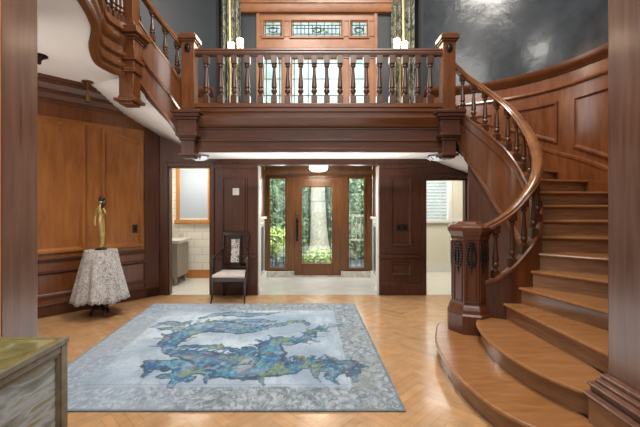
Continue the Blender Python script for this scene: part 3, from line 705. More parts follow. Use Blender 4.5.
# ---------------------------------------------------------------- upper left flight
UP = thing('upper_stair_flight', 'upper stair flight rising left from the landing with drop post', 'staircase', (-2.3, 5.3, 2.4))
LRAIL = [(-2.02, 5.43, 3.97), (-2.25, 5.42, 4.23), (-2.5, 5.28, 4.56), (-2.68, 5.02, 4.92)]
lr = cr(LRAIL, 10)
b = MB(); b.sweep(lr, HR); b.build('handrail', W_RAIL, UP)
LSO = .62
b = MB(); rings = []
for i, p in enumerate(lr):
    t = lr[min(i+1, len(lr)-1)]-lr[max(i-1, 0)]; t.z = 0; t.normalize(); r = Vector((t.y, -t.x, 0)); q = i/(len(lr)-1)
    zb = 2.50+.98*q; zt_ = 3.40+.98*q
    rings.append([tuple(Vector((p.x, p.y, z))+r*(.04*s)) for s, z in ((1, zb), (1, zt_), (-1, zt_), (-1, zb))])
b.loft(rings); b.build('string', W_MID, UP)
def lpath(f, o): return [Vector((p.x, p.y, f(i/(len(lr)-1)))) for i, p in enumerate(offpath(lr, o))]
b = MB(); b.sweep(lpath(lambda q: 3.40+.98*q, 0), [(-.055, -.02), (.055, -.02), (.055, .01), (.04, .03), (-.04, .03), (-.055, .01)])
b.build('string_cap', W_RAIL, UP)
b = MB()
b.sweep(lpath(lambda q: 2.95+.95*q, -.04), [(-.03, -.03), (.0, -.04), (.0, .04), (-.02, .04), (-.04, 0)])
b.sweep(lpath(lambda q: 2.55+.98*q, -.04), [(-.03, -.03), (.0, -.04), (.0, .04), (-.02, .04)])
b.build('string_moulding', W_MID, UP)
fb2 = None
for q in (.18, .40, .62, .84):
    p = lr[int(q*(len(lr)-1))]; z0 = 3.42+.98*q
    if fb2 is None: fb2 = baluster_mesh(.47, .037).build('baluster', W_BAL, UP, local=True); o = fb2
    else: o = fb2.copy(); C.objects.link(o); o.parent = UP
    o.location = Vector((p.x, p.y, z0))-ORIG['upper_stair_flight']
x, y = -2.63, 5.02
b = MB()
for (h, z0, z1) in ((.10, 2.98, 3.02), (.15, 3.02, 3.06), (.11, 3.06, 3.10), (.10, 3.10, 3.42), (.125, 3.42, 3.47), (.115, 3.47, 3.58), (.14, 3.58, 3.63), (.12, 3.63, 3.86), (.135, 3.86, 3.89), (.16, 3.89, 3.93), (.20, 3.93, 3.98), (.18, 3.98, 4.03), (.12, 4.03, 4.10)): b.box(x-h, x+h, y-h, y+h, z0, z1)
b.box(x-.085, x+.085, y-.085, y+.085, 4.1, 5.0); b.build('drop_post', W_MID, UP, .008)
st_ = soffit(-1, lambda t: 2.42+.98*t, 90, 26, 'ceiling', 'white sloping soffit under the upper left flight', lambda t: 2.515+.885*t if t > .9 else 2.515+.98*t*.93, lambda t: (lambda p: (p.x, p.y))(lr[int(round((len(lr)-1)*t))]))
# gallery edge: S-curved fascia, ceiling
FAS = [(-2.71, 4.97, 0), (-2.785, 4.80, 0), (-2.80, 4.50, 0), (-2.62, 4.10, 0), (-2.33, 3.68, 0), (-2.18, 3.37, 0), (-2.09, 3.10, 0), (-1.98, 2.72, 0), (-1.92, 2.40, 0)]
fas = cr(FAS, 8); fas_in = offpath(fas, -.08)
b = MB()
b.sweep([p+Vector((0, 0, 3.36)) for p in fas], [(-.01, 0), (-.07, 0), (-.085, .02), (-.09, .05), (-.06, .065), (-.06, .10), (-.095, .12), (-.10, .16), (-.07, .18), (-.07, .24), (-.11, .27), (-.115, .31), (-.08, .33), (-.08, .40), (-.12, .44), (-.14, .50), (-.14, .53), (-.11, .54), (-.11, .58), (-.15, .60), (-.15, .63), (-.01, .63)])
st(b.build('trim_4', W_FASCIA), 'curved moulded fascia along the upper gallery edge')
GB = thing('gallery_balustrade', 'scrolled balustrade end on the upper gallery edge beside the drop post', 'balustrade', (-2.8, 4.6, 4.0))
b = MB(); b.sweep([p+Vector((0, 0, 4.75)) for p in fas_in], HR); b.build('handrail', W_RAIL, GB)
MB().sweep([p+Vector((0, 0, 4.02)) for p in fas_in], [(-.05, -.03), (.05, -.03), (.05, .04), (-.05, .04)]).build('bottom_rail', W_FASCIA, GB)
b = MB(); b.tube([(-2.80+.0*t, 4.62+(.02+.018*t)*math.cos(t*.7), 4.35+(.02+.018*t)*math.sin(t*.7)) for t in range(12)], .035, 8); b.build('scroll', W_FASCIA, GB)
fb3 = None
for k in range(3, len(fas)-2, 3):
    p = fas_in[k]
    if fb3 is None: fb3 = baluster_mesh(.66, .037).build('baluster', W_BAL, GB, local=True); o = fb3
    else: o = fb3.copy(); C.objects.link(o); o.parent = GB
    o.location = Vector((p.x, p.y, 4.05))-ORIG['gallery_balustrade']
poly = [(p.x, p.y) for p in fas]+[(-1.92, 2.2), (-5.4, 2.2), (-5.4, 3.5), (-3.52, 5.62)]
b = MB(); b.prism(poly, 3.40, 3.46); st(b.build('ceiling', M_WHITE), 'flat white ceiling under the upper gallery on the left')

# ---------------------------------------------------------------- foreground columns
def column(sg):
    c = struct('wall_opening_%s' % ('left' if sg < 0 else 'right'), label='glossy wooden jamb of the foreground opening on the %s' % ('left' if sg < 0 else 'right'))
    if sg > 0:
        MB().box(1.91, 2.5, 1.2, 2.38, 0, 5.2).build('jamb', W_COL, c, .01)
        MB().box(1.77, 2.4, 1.2, 2.36, 0, .352).build('plinth', W_RISER, c)
        b = MB(); b.box(1.745, 2.4, 1.2, 2.385, .352, .375).box(1.80, 2.4, 1.2, 2.39, .375, .41).box(1.785, 2.4, 1.2, 2.40, .41, .43).box(1.83, 2.4, 1.2, 2.39, .43, .455).box(1.865, 2.4, 1.2, 2.39, .455, .485); b.build('base_moulding', W_COL, c, .008)
    else:
        MB().box(-2.6, -1.853, 2.1, 2.38, 0, 5.2).build('jamb', W_COL, c, .01)
        MB().box(-2.6, -1.853, 2.03, 2.1, 0, 5.2).build('jamb_casing', W_ORANGE, c)
        MB().box(-5.4, -2.6, 2.2, 2.36, 0, 3.4).build('wall_panelling', W_PANEL, c)
column(-1); column(1)

# ---------------------------------------------------------------- rug
def vnoise(x, y, seed):
    rs = np.random.RandomState(seed); g = rs.rand(64, 64)
    xi = np.floor(x).astype(int); yi = np.floor(y).astype(int); fx = x-xi; fy = y-yi
    fx = fx*fx*(3-2*fx); fy = fy*fy*(3-2*fy); a = lambda i, j: g[i % 64, j % 64]
    return (a(xi, yi)*(1-fx)+a(xi+1, yi)*fx)*(1-fy)+(a(xi, yi+1)*(1-fx)+a(xi+1, yi+1)*fx)*fy
def fbm(x, y, s): return vnoise(x, y, s)*.55+vnoise(x*2.1, y*2.1, s+1)*.28+vnoise(x*4.3, y*4.3, s+2)*.17
DRAGON = [
 ([(-1.27, 3.47, .13), (-1.05, 3.49, .17), (-.77, 3.45, .19), (-.54, 3.45, .17), (-.32, 3.49, .13), (-.13, 3.58, .11), (.07, 3.62, .1), (.26, 3.56, .1), (.36, 3.45, .07)], 0),
 ([(-.54, 3.47, .15), (-.48, 3.72, .16), (-.54, 3.97, .15), (-.5, 4.21, .13), (-.33, 4.18, .11), (-.16, 4.27, .1), (-.06, 4.51, .08), (.12, 4.69, .06), (.3, 4.79, .03)], 0),
 ([(-1.67, 4.0, .1), (-1.73, 4.24, .15), (-1.66, 4.44, .17), (-1.55, 4.62, .2), (-1.36, 4.73, .24), (-1.12, 4.65, .22), (-.92, 4.58, .14), (-.73, 4.65, .08), (-.44, 4.77, .05)], 1),
 ([(-1.65, 3.89, .05), (-1.4, 3.84, .12), (-1.16, 3.74, .17), (-.93, 3.69, .16), (-.78, 3.74, .12), (-.76, 4.0, .08)], 2),
 ([(-1.67, 3.95, .03), (-1.34, 4.06, .06), (-.96, 3.97, .05), (-.78, 3.89, .03)], 0),
 ([(-1.27, 3.47, .14), (-1.42, 3.6, .12), (-1.52, 3.56, .13), (-1.66, 3.6, .1), (-1.62, 3.43, .06)], 1),
 ([(-1.25, 3.43, .12), (-1.32, 3.35, .08), (-1.45, 3.35, .07)], 0),
 ([(-1.69, 3.65, .07), (-1.63, 3.47, .06), (-1.62, 3.33, .02)], 1),
 ([(-1.22, 3.35, .07), (-1.29, 3.25, .07), (-1.33, 3.11, .015)], 1),
 ([(-1.27, 3.35, .06), (-1.17, 3.27, .05), (-1.3, 3.2, .02)], 1),
 ([(.26, 3.6, .09), (.34, 3.65, .06), (.42, 3.56, .02)], 2), ([(.26, 3.51, .09), (.32, 3.39, .06), (.35, 3.27, .015)], 2),
 ([(.16, 3.47, .08), (.12, 3.35, .06), (.16, 3.2, .015)], 2), ([(.06, 3.47, .06), (-.02, 3.43, .05), (0, 3.25, .012)], 2),
 ([(.21, 3.6, .08), (.13, 3.74, .05), (.08, 3.84, .02)], 3), ([(-.13, 3.6, .06), (-.21, 3.77, .05), (-.28, 3.74, .02)], 3),
 ([(-1.67, 5.07, .05), (-1.36, 5.25, .1), (-.92, 5.2, .1), (-.5, 5.35, .03)], 2), ([(-1.25, 4.98, .06), (-.87, 4.93, .09), (-.6, 4.93, .04)], 2),
 ([(-.52, 4.85, .04), (-.36, 4.89, .07), (-.21, 4.93, .05), (-.15, 4.69, .02)], 3), ([(-2.17, 4.69, .04), (-2.07, 4.85, .08), (-1.85, 4.81, .09), (-1.73, 4.93, .03)], 2),
 ([(-2.06, 4.62, .04), (-1.89, 4.65, .07), (-1.74, 4.65, .02)], 2), ([(-1.52, 5.5, .025), (-1.17, 5.35, .03), (-.74, 5.5, .02), (-.44, 5.56, .015)], 2)]
def make_rug():
    nu, nv = 340, 330
    q = [np.array(p) for p in ((-2.44, 2.78), (.676, 2.78), (.58, 5.81), (-2.66, 5.81))]
    U, V = np.meshgrid(np.linspace(0, 1, nu), np.linspace(0, 1, nv))
    X = (q[0][0]*(1-U)+q[1][0]*U)*(1-V)+(q[3][0]*(1-U)+q[2][0]*U)*V; Y = 2.78+3.03*V
    L = lambda h: np.array(lin(h)[:3])
    m = lambda a, b_, t: a*(1-t[..., None])+b_*t[..., None]
    n1 = fbm(X*2.2, Y*2.2, 3); base = m(L('#8496a8'), L('#abb9c6'), np.clip((n1-.3)*2.5, 0, 1))
    n2 = fbm(X*14, Y*5, 11); base = m(base, L('#7c8c9c'), np.clip((n2-.52)*3, 0, .35))
    # cloud scroll lines in the field
    wx = X+.18*fbm(X*5, Y*5, 31); wy = Y+.18*fbm(X*5, Y*5, 37); rg = np.abs(fbm(wx*7, wy*9, 21)-.5)
    base = m(base, L('#7b858f'), (rg < .018)*.45)
    # border band
    ed = np.minimum(np.minimum(U*3.15, (1-U)*3.15), np.minimum(V*3.03, (1-V)*3.03))
    eu = np.minimum(U, 1-U)*3.15; ev = np.minimum(V, 1-V)*3.03
    border = np.clip(((.36+.04*n1)-ed)*40, 0, 1)
    rb = np.abs(fbm(wx*24+5, wy*17, 41)-.5); rb2 = fbm(X*26, Y*20, 51)
    bc = m(L('#77828a'), L('#9aa3ab'), np.clip((rb2-.35)*3, 0, 1)); bc = m(bc, L('#414a50'), (rb < .07)*.62); bc = m(bc, L('#777b74'), np.clip((n1-.5)*3, 0, .6))
    left = np.clip((.5-U)*4, 0, 1); bc = m(bc, L('#9fb0c8'), left*.35)
    base = m(base, bc, border*.9)
    base = m(base, L('#6d7982'), ((np.abs(ed-.40) < .006))*.4); base = m(base, L('#58636b'), (ed < .02)*.6)
    # dragon
    best = np.full(X.shape, 1e9); kind = np.zeros(X.shape)
    jx = X+.05*(fbm(X*9, Y*9, 61)-.5)*2; jy = Y+.06*(fbm(X*9, Y*9, 67)-.5)*2
    rs = random.Random(5); strokes = list(DRAGON)
    for pts, kd in DRAGON:
        if len(pts) > 5:
            Q = cr(pts, 3)
            for i in range(1, len(Q)-1):
                t = Q[i+1]-Q[i-1]; nn_ = Vector((-t.y, t.x)).normalized()*(1 if rs.random() < .8 else -1); L0 = Q[i].z; c0 = Vector((Q[i].x, Q[i].y)); e1 = c0+nn_*L0*.9; e2 = c0+nn_*(L0*1.25+.05)+Vector((t.x, t.y)).normalized()*.05
                strokes.append(([(e1.x, e1.y, .028), ((e1.x+e2.x)/2, (e1.y+e2.y)/2, .018), (e2.x, e2.y, .006)], rs.choice((0, 2, 3))))
    for pts, kd in strokes:
        P = cr(pts, 5)
        for p in P:
            d = np.hypot(jx-p.x, jy-p.y)/max(p.z*.86, .012)
            upd = d < best; best = np.where(upd, d, best); kind = np.where(upd, kd, kind)
    inside = best < 1; edge = (best >= .82) & (best < 1.08)
    a1 = fbm(X*6, Y*6, 71); a2 = fbm(X*11, Y*11, 73); a3 = fbm(X*8, Y*8, 79); a4 = fbm(X*22, Y*22, 83)
    dc = m(L('#2b5c80'), L('#4d8fae'), np.clip((a1-.35)*3, 0, 1)); dc = m(dc, L('#33568c'), np.clip((a2-.5)*8, 0, 1)*.85)
    dc = m(dc, L('#76a9b4'), np.clip((a4-.58)*9, 0, 1)*.8); dc = m(dc, L('#8d9a5c'), np.clip((a3-.57)*9, 0, 1)*np.where(kind == 3, .9, .6)); dc = m(dc, L('#6b3458'), np.clip((.33-a2)*12, 0, 1)*.7)
    sc_ = np.abs(fbm(jx*16, jy*13, 97)-.5); dc = m(dc, L('#26384a'), (sc_ < .05)*.55)
    dc = np.where((kind == 2)[..., None], dc*.75+L('#5a7894')*.25, dc)
    wear = .95-.45*np.clip((fbm(X*7, Y*7, 103)-.55)*5, 0, 1)-.2*np.clip(Y-4.3, 0, 1)
    dc = dc*.82; base = m(base, dc, inside*wear); base = m(base, L('#2c3f50'), edge*.8)
    # fringe dark line and worn look
    base = base*(1+.12*(fbm(X*40, Y*40, 91)-.5))[..., None]
    vs = np.stack([X, Y, np.full(X.shape, .012)], -1).reshape(-1, 3)
    idx = np.arange(nu*nv).reshape(nv, nu)
    fs = np.stack([idx[:-1, :-1], idx[:-1, 1:], idx[1:, 1:], idx[1:, :-1]], -1).reshape(-1, 4)
    # border ring going down to the floor
    ring = list(idx[0, :])+list(idx[1:, -1])+list(idx[-1, -2::-1])+list(idx[-2:0:-1, 0])
    low = vs[ring].copy(); low[:, 2] = .0005; off_ = len(vs)
    allv = np.vstack([vs, low]); n = len(ring)
    sf = [(ring[i], off_+i, off_+(i+1) % n, ring[(i+1) % n]) for i in range(n)]
    me = bpy.data.meshes.new('area_rug'); me.from_pydata(allv.tolist(), [], fs.tolist()+sf); me.update()
    col = np.vstack([base.reshape(-1, 3), np.tile(L('#58636b'), (n, 1))]); col = np.hstack([np.clip(col, 0, 1), np.ones((len(col), 1))]).astype(np.float32)
    ca_ = me.color_attributes.new('Col', 'FLOAT_COLOR', 'POINT'); ca_.data.foreach_set('color', col.ravel())
    me.materials.append(M_RUG); me.polygons.foreach_set('use_smooth', [True]*len(me.polygons)); me.set_sharp_from_angle(angle=R(35))
    o = bpy.data.objects.new('area_rug', me); C.objects.link(o); tag(o, 'pale blue grey area rug with a blue dragon on the parquet', 'rug')
make_rug()

# ---------------------------------------------------------------- armchair
E_ = thing('armchair', 'black framed open armchair with cream seat against the left pier', 'chair', (-1.46, 6.05, 0))
def leg(x0, y0, x1, y1, ztop, r0=.014, r1=.022):
    return MB().tube([(x1+(x1-x0)*.25, y0+(y0-y1)*.15, 0.0), (x0, y0, .08), ((x0+x1)/2, (y0+y1)/2, ztop*.5), (x1, y1, ztop)], [r0, r0, (r0+r1)/2, r1], 8)
cx = -1.46
for s in (-1, 1):
    b = MB(); b.tube(cr([(cx+s*.272, 5.79, .0135), (cx+s*.262, 5.82, .1), (cx+s*.262, 5.84, .28), (cx+s*.262, 5.84, .42)], 4), [.013]*4+[.016]*4+[.02]*5, 8); b.build('leg', W_BLACK, E_)
    b = MB(); b.tube(cr([(cx+s*.20, 6.33, 0), (cx+s*.205, 6.28, .2), (cx+s*.21, 6.26, .42)], 4), [.014]*4+[.02]*5, 8); b.build('leg', W_BLACK, E_)
    b = MB(); b.tube(cr([(cx+s*.262, 5.90, .40), (cx+s*.285, 5.92, .58), (cx+s*.28, 5.90, .68), (cx+s*.275, 5.86, .70)], 5), .017, 8)
    b.tube(cr([(cx+s*.275, 5.84, .695), (cx+s*.28, 5.92, .72), (cx+s*.25, 6.08, .76), (cx+s*.215, 6.28, .82)], 6), [.02]*7+[.018]*6+[.016]*6, 8); b.build('armrest', W_BLACK, E_)
b = MB(); b.hexa([(cx-.28, 5.80, .36), (cx+.28, 5.80, .36), (cx+.225, 6.29, .36), (cx-.225, 6.29, .36)], [(cx-.28, 5.80, .42), (cx+.28, 5.80, .42), (cx+.225, 6.29, .42), (cx-.225, 6.29, .42)]); b.build('seat_frame', W_BLACK, E_, .008)
rings = []
for z, k in ((.42, .97), (.445, 1.0), (.465, .97), (.48, .88), (.488, .6), (.49, .2)):
    rings.append([(cx+px_*k, 6.03+(py_-6.03)*k, z) for px_, py_ in [(lambda t: ((-.265+.53*t), 5.82))(i/8) for i in range(9)]+[(.265-.04*i/6, 5.82+.44*i/6) for i in range(1, 7)]+[(.225-.45*i/8, 6.26) for i in range(1, 9)]+[(-.225-.04*i/6, 6.26-.44*i/6) for i in range(1, 6)]])
MB().loft(rings).build('seat', M_SEAT, E_)
zb0, zb1 = .42, 1.11; yb = lambda z: 6.26+.11*(z-.42)/.69
b = MB()
for s in (-1, 1): b.tube([(cx+s*(.205), yb(.42), .42), (cx+s*.21, yb(.75), .75), (cx+s*.222, yb(1.1), 1.1)], .02, 8)
def bar(mb, x0, x1, z0, z1, t=.014):
    mb.hexa([(x0, yb(z0)-t, z0), (x1, yb(z0)-t, z0), (x1, yb(z0)+t, z0), (x0, yb(z0)+t, z0)], [(x0, yb(z1)-t, z1), (x1, yb(z1)-t, z1), (x1, yb(z1)+t, z1), (x0, yb(z1)+t, z1)])
bar(b, cx-.235, cx+.235, 1.06, 1.12); bar(b, cx-.21, cx+.21, .50, .53); bar(b, cx-.10, cx+.10, .53, .60); bar(b, cx-.10, cx+.10, 1.0, 1.06)
bar(b, cx-.10, cx-.07, .56, 1.06); bar(b, cx+.07, cx+.10, .56, 1.06); bk = b.build('backrest', W_BLACK, E_, .004)
b = MB(); bar(b, cx-.072, cx+.072, .60, 1.0, .018); b.build('back_panel', noise_ramp('printed_upholstery', [(.42, '#6f6b69'), (.5, '#cfcac3')], 26, 1.5, 3, .9), bk, .006)

# ---------------------------------------------------------------- table, lace cloth, statue
TX, TY = -3.14, 5.2
e = thing('pedestal_table', 'dark round pedestal table hidden beneath the lace cloth', 'table', (TX, TY, 0))
MB().lathe([(.19, .905), (.198, .915), (.198, .935), (.19, .94)], TX, TY, 28).build('tabletop', W_BLACK, e)
MB().lathe([(.06, .1), (.07, .14), (.035, .2), (.03, .5), (.045, .62), (.03, .72), (.035, .86), (.1, .905)], TX, TY, 14).build('pedestal', W_BLACK, e)
for k in range(3):
    a = R(200+120*k); b = MB(); b.tube(cr([(TX+.03*math.cos(a), TY+.03*math.sin(a), .14), (TX+.10*math.cos(a), TY+.10*math.sin(a), .10), (TX+.14*math.cos(a), TY+.14*math.sin(a), .022)], 4), [.03]*5+[.022]*4, 8); b.build('leg', W_BLACK, e)
b = MB(); nn = 120; rings = []
def clothr(a, t):
    base_ = .208+.135*t**.9; amp = .042*t**1.1
    return base_+amp*(math.sin(9*a+.4)*.7+math.sin(5*a+1.1)*.5+.25*math.sin(17*a))
for k in range(0, 5): rings.append([(TX+.208*(k+.05)/4.05*math.cos(2*PI*i/nn), TY+.208*(k+.05)/4.05*math.sin(2*PI*i/nn), .952) for i in range(nn)])
for k in range(1, 15):
    t = k/14; rings.append([(TX+clothr(2*PI*i/nn, t)*math.cos(2*PI*i/nn), TY+clothr(2*PI*i/nn, t)*math.sin(2*PI*i/nn), .948-.70*t+(.022*math.sin(4*2*PI*i/nn+.7)+.012*math.sin(30*2*PI*i/nn))*t*t-(.01 if t > 0 else 0)) for i in range(nn)])
b.loft(rings, cap=False); o = b.build('tablecloth', M_LACE, solid=.004); tag(o, 'grey white lace cloth draped over the round pedestal table', 'tablecloth')
SZ = .957; e = thing('statuette', 'slim gilded standing female figurine on the lace covered table', 'statue', (TX, TY, SZ))
MB().lathe([(.075, SZ), (.08, SZ+.008), (.07, SZ+.02), (.04, SZ+.028)], TX, TY, 18).build('base', M_HAIR, e)
def skin(name, verts, edges, radii, mat, parent, root=0):
    me = bpy.data.meshes.new(name); o3 = ORIG[parent.name]; me.from_pydata([tuple(Vector(v)-o3) for v in verts], edges, []); o = bpy.data.objects.new(name, me); C.objects.link(o); o.parent = parent
    sk = o.modifiers.new('skin', 'SKIN'); sk.use_smooth_shade = True
    if not me.skin_vertices: me.attributes  # layer is made by the modifier below
    bm = bmesh.new(); bm.from_mesh(me); lay = bm.verts.layers.skin.verify()
    bm.verts.ensure_lookup_table()
    for i, v in enumerate(bm.verts):
        r = radii[i]; v[lay].radius = (r if isinstance(r, tuple) else (r, r)); v[lay].use_root = (i == root)
    bm.to_mesh(me); bm.free()
    o.modifiers.new('sub', 'SUBSURF').levels = 2; o.modifiers['sub'].render_levels = 2
    me.materials.append(mat); return o
X0, Y0, Z0 = TX, TY, SZ+.02
V = [(X0+.005, Y0, Z0+.36), (X0-.003, Y0, Z0+.44), (X0-.008, Y0, Z0+.52), (X0-.008, Y0, Z0+.58), (X0-.002, Y0-.005, Z0+.635), (X0+.002, Y0-.01, Z0+.69),
     (X0+.014, Y0, Z0+.24), (X0+.018, Y0, Z0+.12), (X0+.016, Y0-.005, Z0+.03), (X0+.012, Y0-.035, Z0+.008),
     (X0-.055, Y0, Z0+.565), (X0-.08, Y0+.005, Z0+.47), (X0-.082, Y0-.01, Z0+.38), (X0-.07, Y0-.015, Z0+.32),
     (X0+.042, Y0, Z0+.565), (X0+.065, Y0-.005, Z0+.48), (X0+.085, Y0-.06, Z0+.50), (X0+.11, Y0-.08, Z0+.53)]
Ed = [(0, 1), (1, 2), (2, 3), (3, 4), (4, 5), (0, 6), (6, 7), (7, 8), (8, 9), (3, 10), (10, 11), (11, 12), (12, 13), (3, 14), (14, 15), (15, 16), (16, 17)]
Rd = [(.05, .045), (.034, .032), (.042, .038), (.034, .03), .016, (.032, .038), (.044, .04), (.031, .03), (.03, .03), (.02, .012), .017, .014, .012, .011, .017, .014, .012, .013]
skin('body', V, Ed, Rd, M_GOLD, e)
b = MB(); b.ball((X0+.003, Y0+.012, Z0+.70), .043, 1, 1, 1.15, 12); b.tube(cr([(X0+.02, Y0+.03, Z0+.69), (X0+.03, Y0+.0, Z0+.63), (X0+.022, Y0-.035, Z0+.57)], 4), [.03, .03, .028, .028, .026, .024, .02, .016, .008], 8)
b.tube(cr([(X0-.02, Y0+.035, Z0+.69), (X0-.02, Y0+.035, Z0+.6), (X0-.01, Y0+.035, Z0+.5)], 4), [.03, .03, .03, .028, .026, .022, .018, .014, .006], 8); b.build('hair', M_HAIR, e)

# ---------------------------------------------------------------- foil covered chest (lower left)
e = thing('chest', 'low chest with mottled silver gold foil panels in left foreground', 'chest', (-1.9, 1.5, 0))
xa, xb, ya, yb_, zt_ = -2.55, -1.405, .55, 2.02, .86
b = MB(); b.box(xa+.02, xb-.02, ya+.02, yb_-.02, .06, zt_-.03); b.build('body', M_CHEST, e)
b = MB(); b.box(xa+.03, xb-.03, ya+.03, yb_-.03, zt_-.03, zt_-.001); b.build('top', M_CHESTT, e)
b = MB()
for x in (xa, xb-.05):
    for y in (ya, yb_-.05): b.box(x, x+.05, y, y+.05, 0, zt_-.03)
for z0, z1 in ((.06, .11), (zt_-.07, zt_-.032)):
    b.box(xa+.05, xb-.05, ya+.003, ya+.047, z0, z1).box(xa+.05, xb-.05, yb_-.047, yb_-.003, z0, z1).box(xa+.003, xa+.047, ya+.05, yb_-.05, z0, z1).box(xb-.047, xb-.003, ya+.05, yb_-.05, z0, z1)
b.build('frame', M_CHESTF, e, .005)
b = MB(); q = .03
b.box(xa-.005, xb+.005, ya-.005, ya+q, zt_-.03, zt_).box(xa-.005, xb+.005, yb_-q, yb_+.005, zt_-.03, zt_).box(xa-.005, xa+q, ya+q, yb_-q, zt_-.03, zt_).box(xb-q, xb+.005, ya+q, yb_-q, zt_-.03, zt_); b.build('top_border', M_CHESTF, e, .003)
b = MB(); b.box(xb-q-.008, xb-q+.002, ya+q, yb_-q, zt_-.01, zt_+.001).box(xa+q, xb-q, yb_-q-.008, yb_-q+.002, zt_-.01, zt_+.001)
b.build('gilt_bead', M_GILT, e); b = MB(); m_ = wallmap((xb-.02, 0, 0), (0, 1, 0), (1, 0, 0)); frame2d(b, m_, [(ya+.05, .11), (yb_-.05, .11), (yb_-.05, zt_-.07), (ya+.05, zt_-.07)], .02, .012, 1); b.build('inner_bead', M_CHESTF, e)

# ---------------------------------------------------------------- curtains, lamps, small fixtures
def curtain(x0, x1, lab):
    e = thing('curtain', lab, 'curtain', ((x0+x1)/2, 6.8, ZL+.02), 'landing window curtains'); b = MB(); vs = []; fs = []; n = 60; zz = (ZL+.02, 3.6, 4.2, 4.8, 5.4, 6.2)
    for z in zz:
        for i in range(n+1):
            t = i/n; vs.append((x0+(x1-x0)*t, 6.80+.045*math.sin(t*2*PI*4.5+z*.15)+.01*math.sin(t*31), z))
    for k in range(len(zz)-1):
        for i in range(n): fs.append((k*(n+1)+i, k*(n+1)+i+1, (k+1)*(n+1)+i+1, (k+1)*(n+1)+i))
    b.add(vs, fs); b.build('drape', M_CURT, e, solid=.006)
    xm = (x0+x1)/2; b = MB(); b.tube([(xm+.01*math.sin(z*2), 6.735, z) for z in (ZL+.05, 3.6, 4.2, 4.8, 5.4, 6.1)], .02, 8); b.build('lining_fold', M_CURTL, e)
    return e
curtain(-1.84, -1.47, 'dark patterned curtain left of the landing window'); curtain(1.38, 1.80, 'dark patterned curtain right of the landing window')
def torchere(xs_, lab):
    xm = sum(p[0] for p in xs_)/2; e = thing('candelabra_lamp', lab, 'lamp', (xm, 6.4, ZL), 'landing lamps')
    MB().lathe([(.13, ZL), (.13, ZL+.02), (.05, ZL+.06), (.02, ZL+.12), (.015, 4.3), (.03, 4.34), (.001, 4.37)], xm, 6.4, 14).build('stand', M_BRASS, e)
    for x, z in xs_:
        b = MB(); b.tube(cr([(xm, 6.4, 4.25), ((xm+x)/2, 6.4, 4.22), (x, 6.4, z-.10)], 5), .01, 8); b.lathe([(.03, z-.11), (.035, z-.09), (.02, z-.08)], x, 6.4, 10); b.build('arm', M_BRASS, e)
        MB().lathe([(.05, z-.08), (.058, z+.08), (.001, z+.08)], x, 6.4, 14).build('candle_shade', M_BULB, e)
torchere([(-1.555, 4.40), (-1.39, 4.47)], 'two light candelabra with lit shades beside the left curtain')
torchere([(1.39, 4.46), (1.53, 4.41)], 'two light candelabra with lit shades beside the right curtain')
e = thing('wall_switch_plate', 'white light switch plate on the left pier above the armchair', 'light switch', (-1.47, 6.39, 1.84))
MB().box(-1.525, -1.41, 6.392, 6.40, 1.775, 1.90).build('plate', M_PLATE, e, .003)
for x in (-1.495, -1.44): MB().box(x-.012, x+.012, 6.386, 6.392, 1.81, 1.865).build('toggle', M_TRIM, e, .002)
e = thing('wall_outlet_plate', 'dark outlet plate on the right pier panel', 'outlet', (1.47, 6.39, 1.2))
MB().box(1.38, 1.585, 6.392, 6.40, 1.14, 1.26).build('plate', M_DPLATE, e, .003)
for x in (1.43, 1.53): MB().box(x-.02, x+.02, 6.388, 6.392, 1.165, 1.235).build('socket', M_BRONZE, e, .002)
p = ml(1.30, 1.2, .012); e = thing('wall_outlet_plate', 'dark switch plate on the left panelled wall right of the statuette', 'light switch', p)
b = MB(); strip(b, ml, 1.26, 1.34, 1.13, 1.27, .012, .001); b.build('plate', M_DPLATE, e, .002); b = MB(); strip(b, ml, 1.285, 1.315, 1.17, 1.23, .018, .012); b.build('toggle', M_BRONZE, e, .001)
e = thing('ceiling_pendant', 'small brass pendant fixture hanging from the left ceiling', 'ceiling light', (-3.36, 5.24, 3.4))
MB().lathe([(.075, 3.40), (.075, 3.385), (.03, 3.365), (.012, 3.35)], -3.36, 5.24, 16).build('canopy', M_BRASS, e)
MB().lathe([(.008, 3.36), (.008, 3.22)], -3.36, 5.24, 8).build('stem', M_BRASS, e)
MB().lathe([(.012, 3.24), (.022, 3.21), (.028, 3.16), (.035, 3.12), (.035, 3.10), (.02, 3.10)], -3.36, 5.24, 12).build('socket', M_BRASS, e)
e = thing('ceiling_pendant', 'dark small ceiling fixture beside the left foreground jamb', 'ceiling light', (-3.36, 4.33, 3.4))
MB().lathe([(.09, 3.40), (.085, 3.385), (.04, 3.36), (.02, 3.33)], -3.36, 4.33, 16).build('canopy', M_BRONZE, e); MB().lathe([(.02, 3.335), (.025, 3.31), (.012, 3.29)], -3.36, 4.33, 10).build('socket', M_BRONZE, e)
for sg in (-1, 1):
    x, y = sg*1.93, 5.85
    e = thing('ceiling_light', 'small glass flush ceiling light behind the %s newel drop' % ('left' if sg < 0 else 'right'), 'ceiling light', (x, y, 2.42), 'flush lights under the landing')
    MB().lathe([(.15, 2.42), (.15, 2.40), (.13, 2.385)], x, y, 20).build('metal_ring', M_STEEL, e)
    MB().lathe([(.125, 2.385), (.11, 2.35), (.07, 2.325), (.001, 2.315)], x, y, 20).build('glass_bowl', emit('faint_lamp_glass', '#cfd3da', .5), e)
    for k in range(5):
        a = k*2*PI/5; b = MB(); b.tube([(x+.14*math.cos(a), y+.14*math.sin(a), 2.40), (x+.17*math.cos(a), y+.17*math.sin(a), 2.37), (x+.10*math.cos(a), y+.10*math.sin(a), 2.33)], .008, 6); b.build('prong', M_STEEL, e)
e = thing('ceiling_light', 'lit flush ceiling light inside the entrance vestibule', 'ceiling light', (0, 7.3, 2.5))
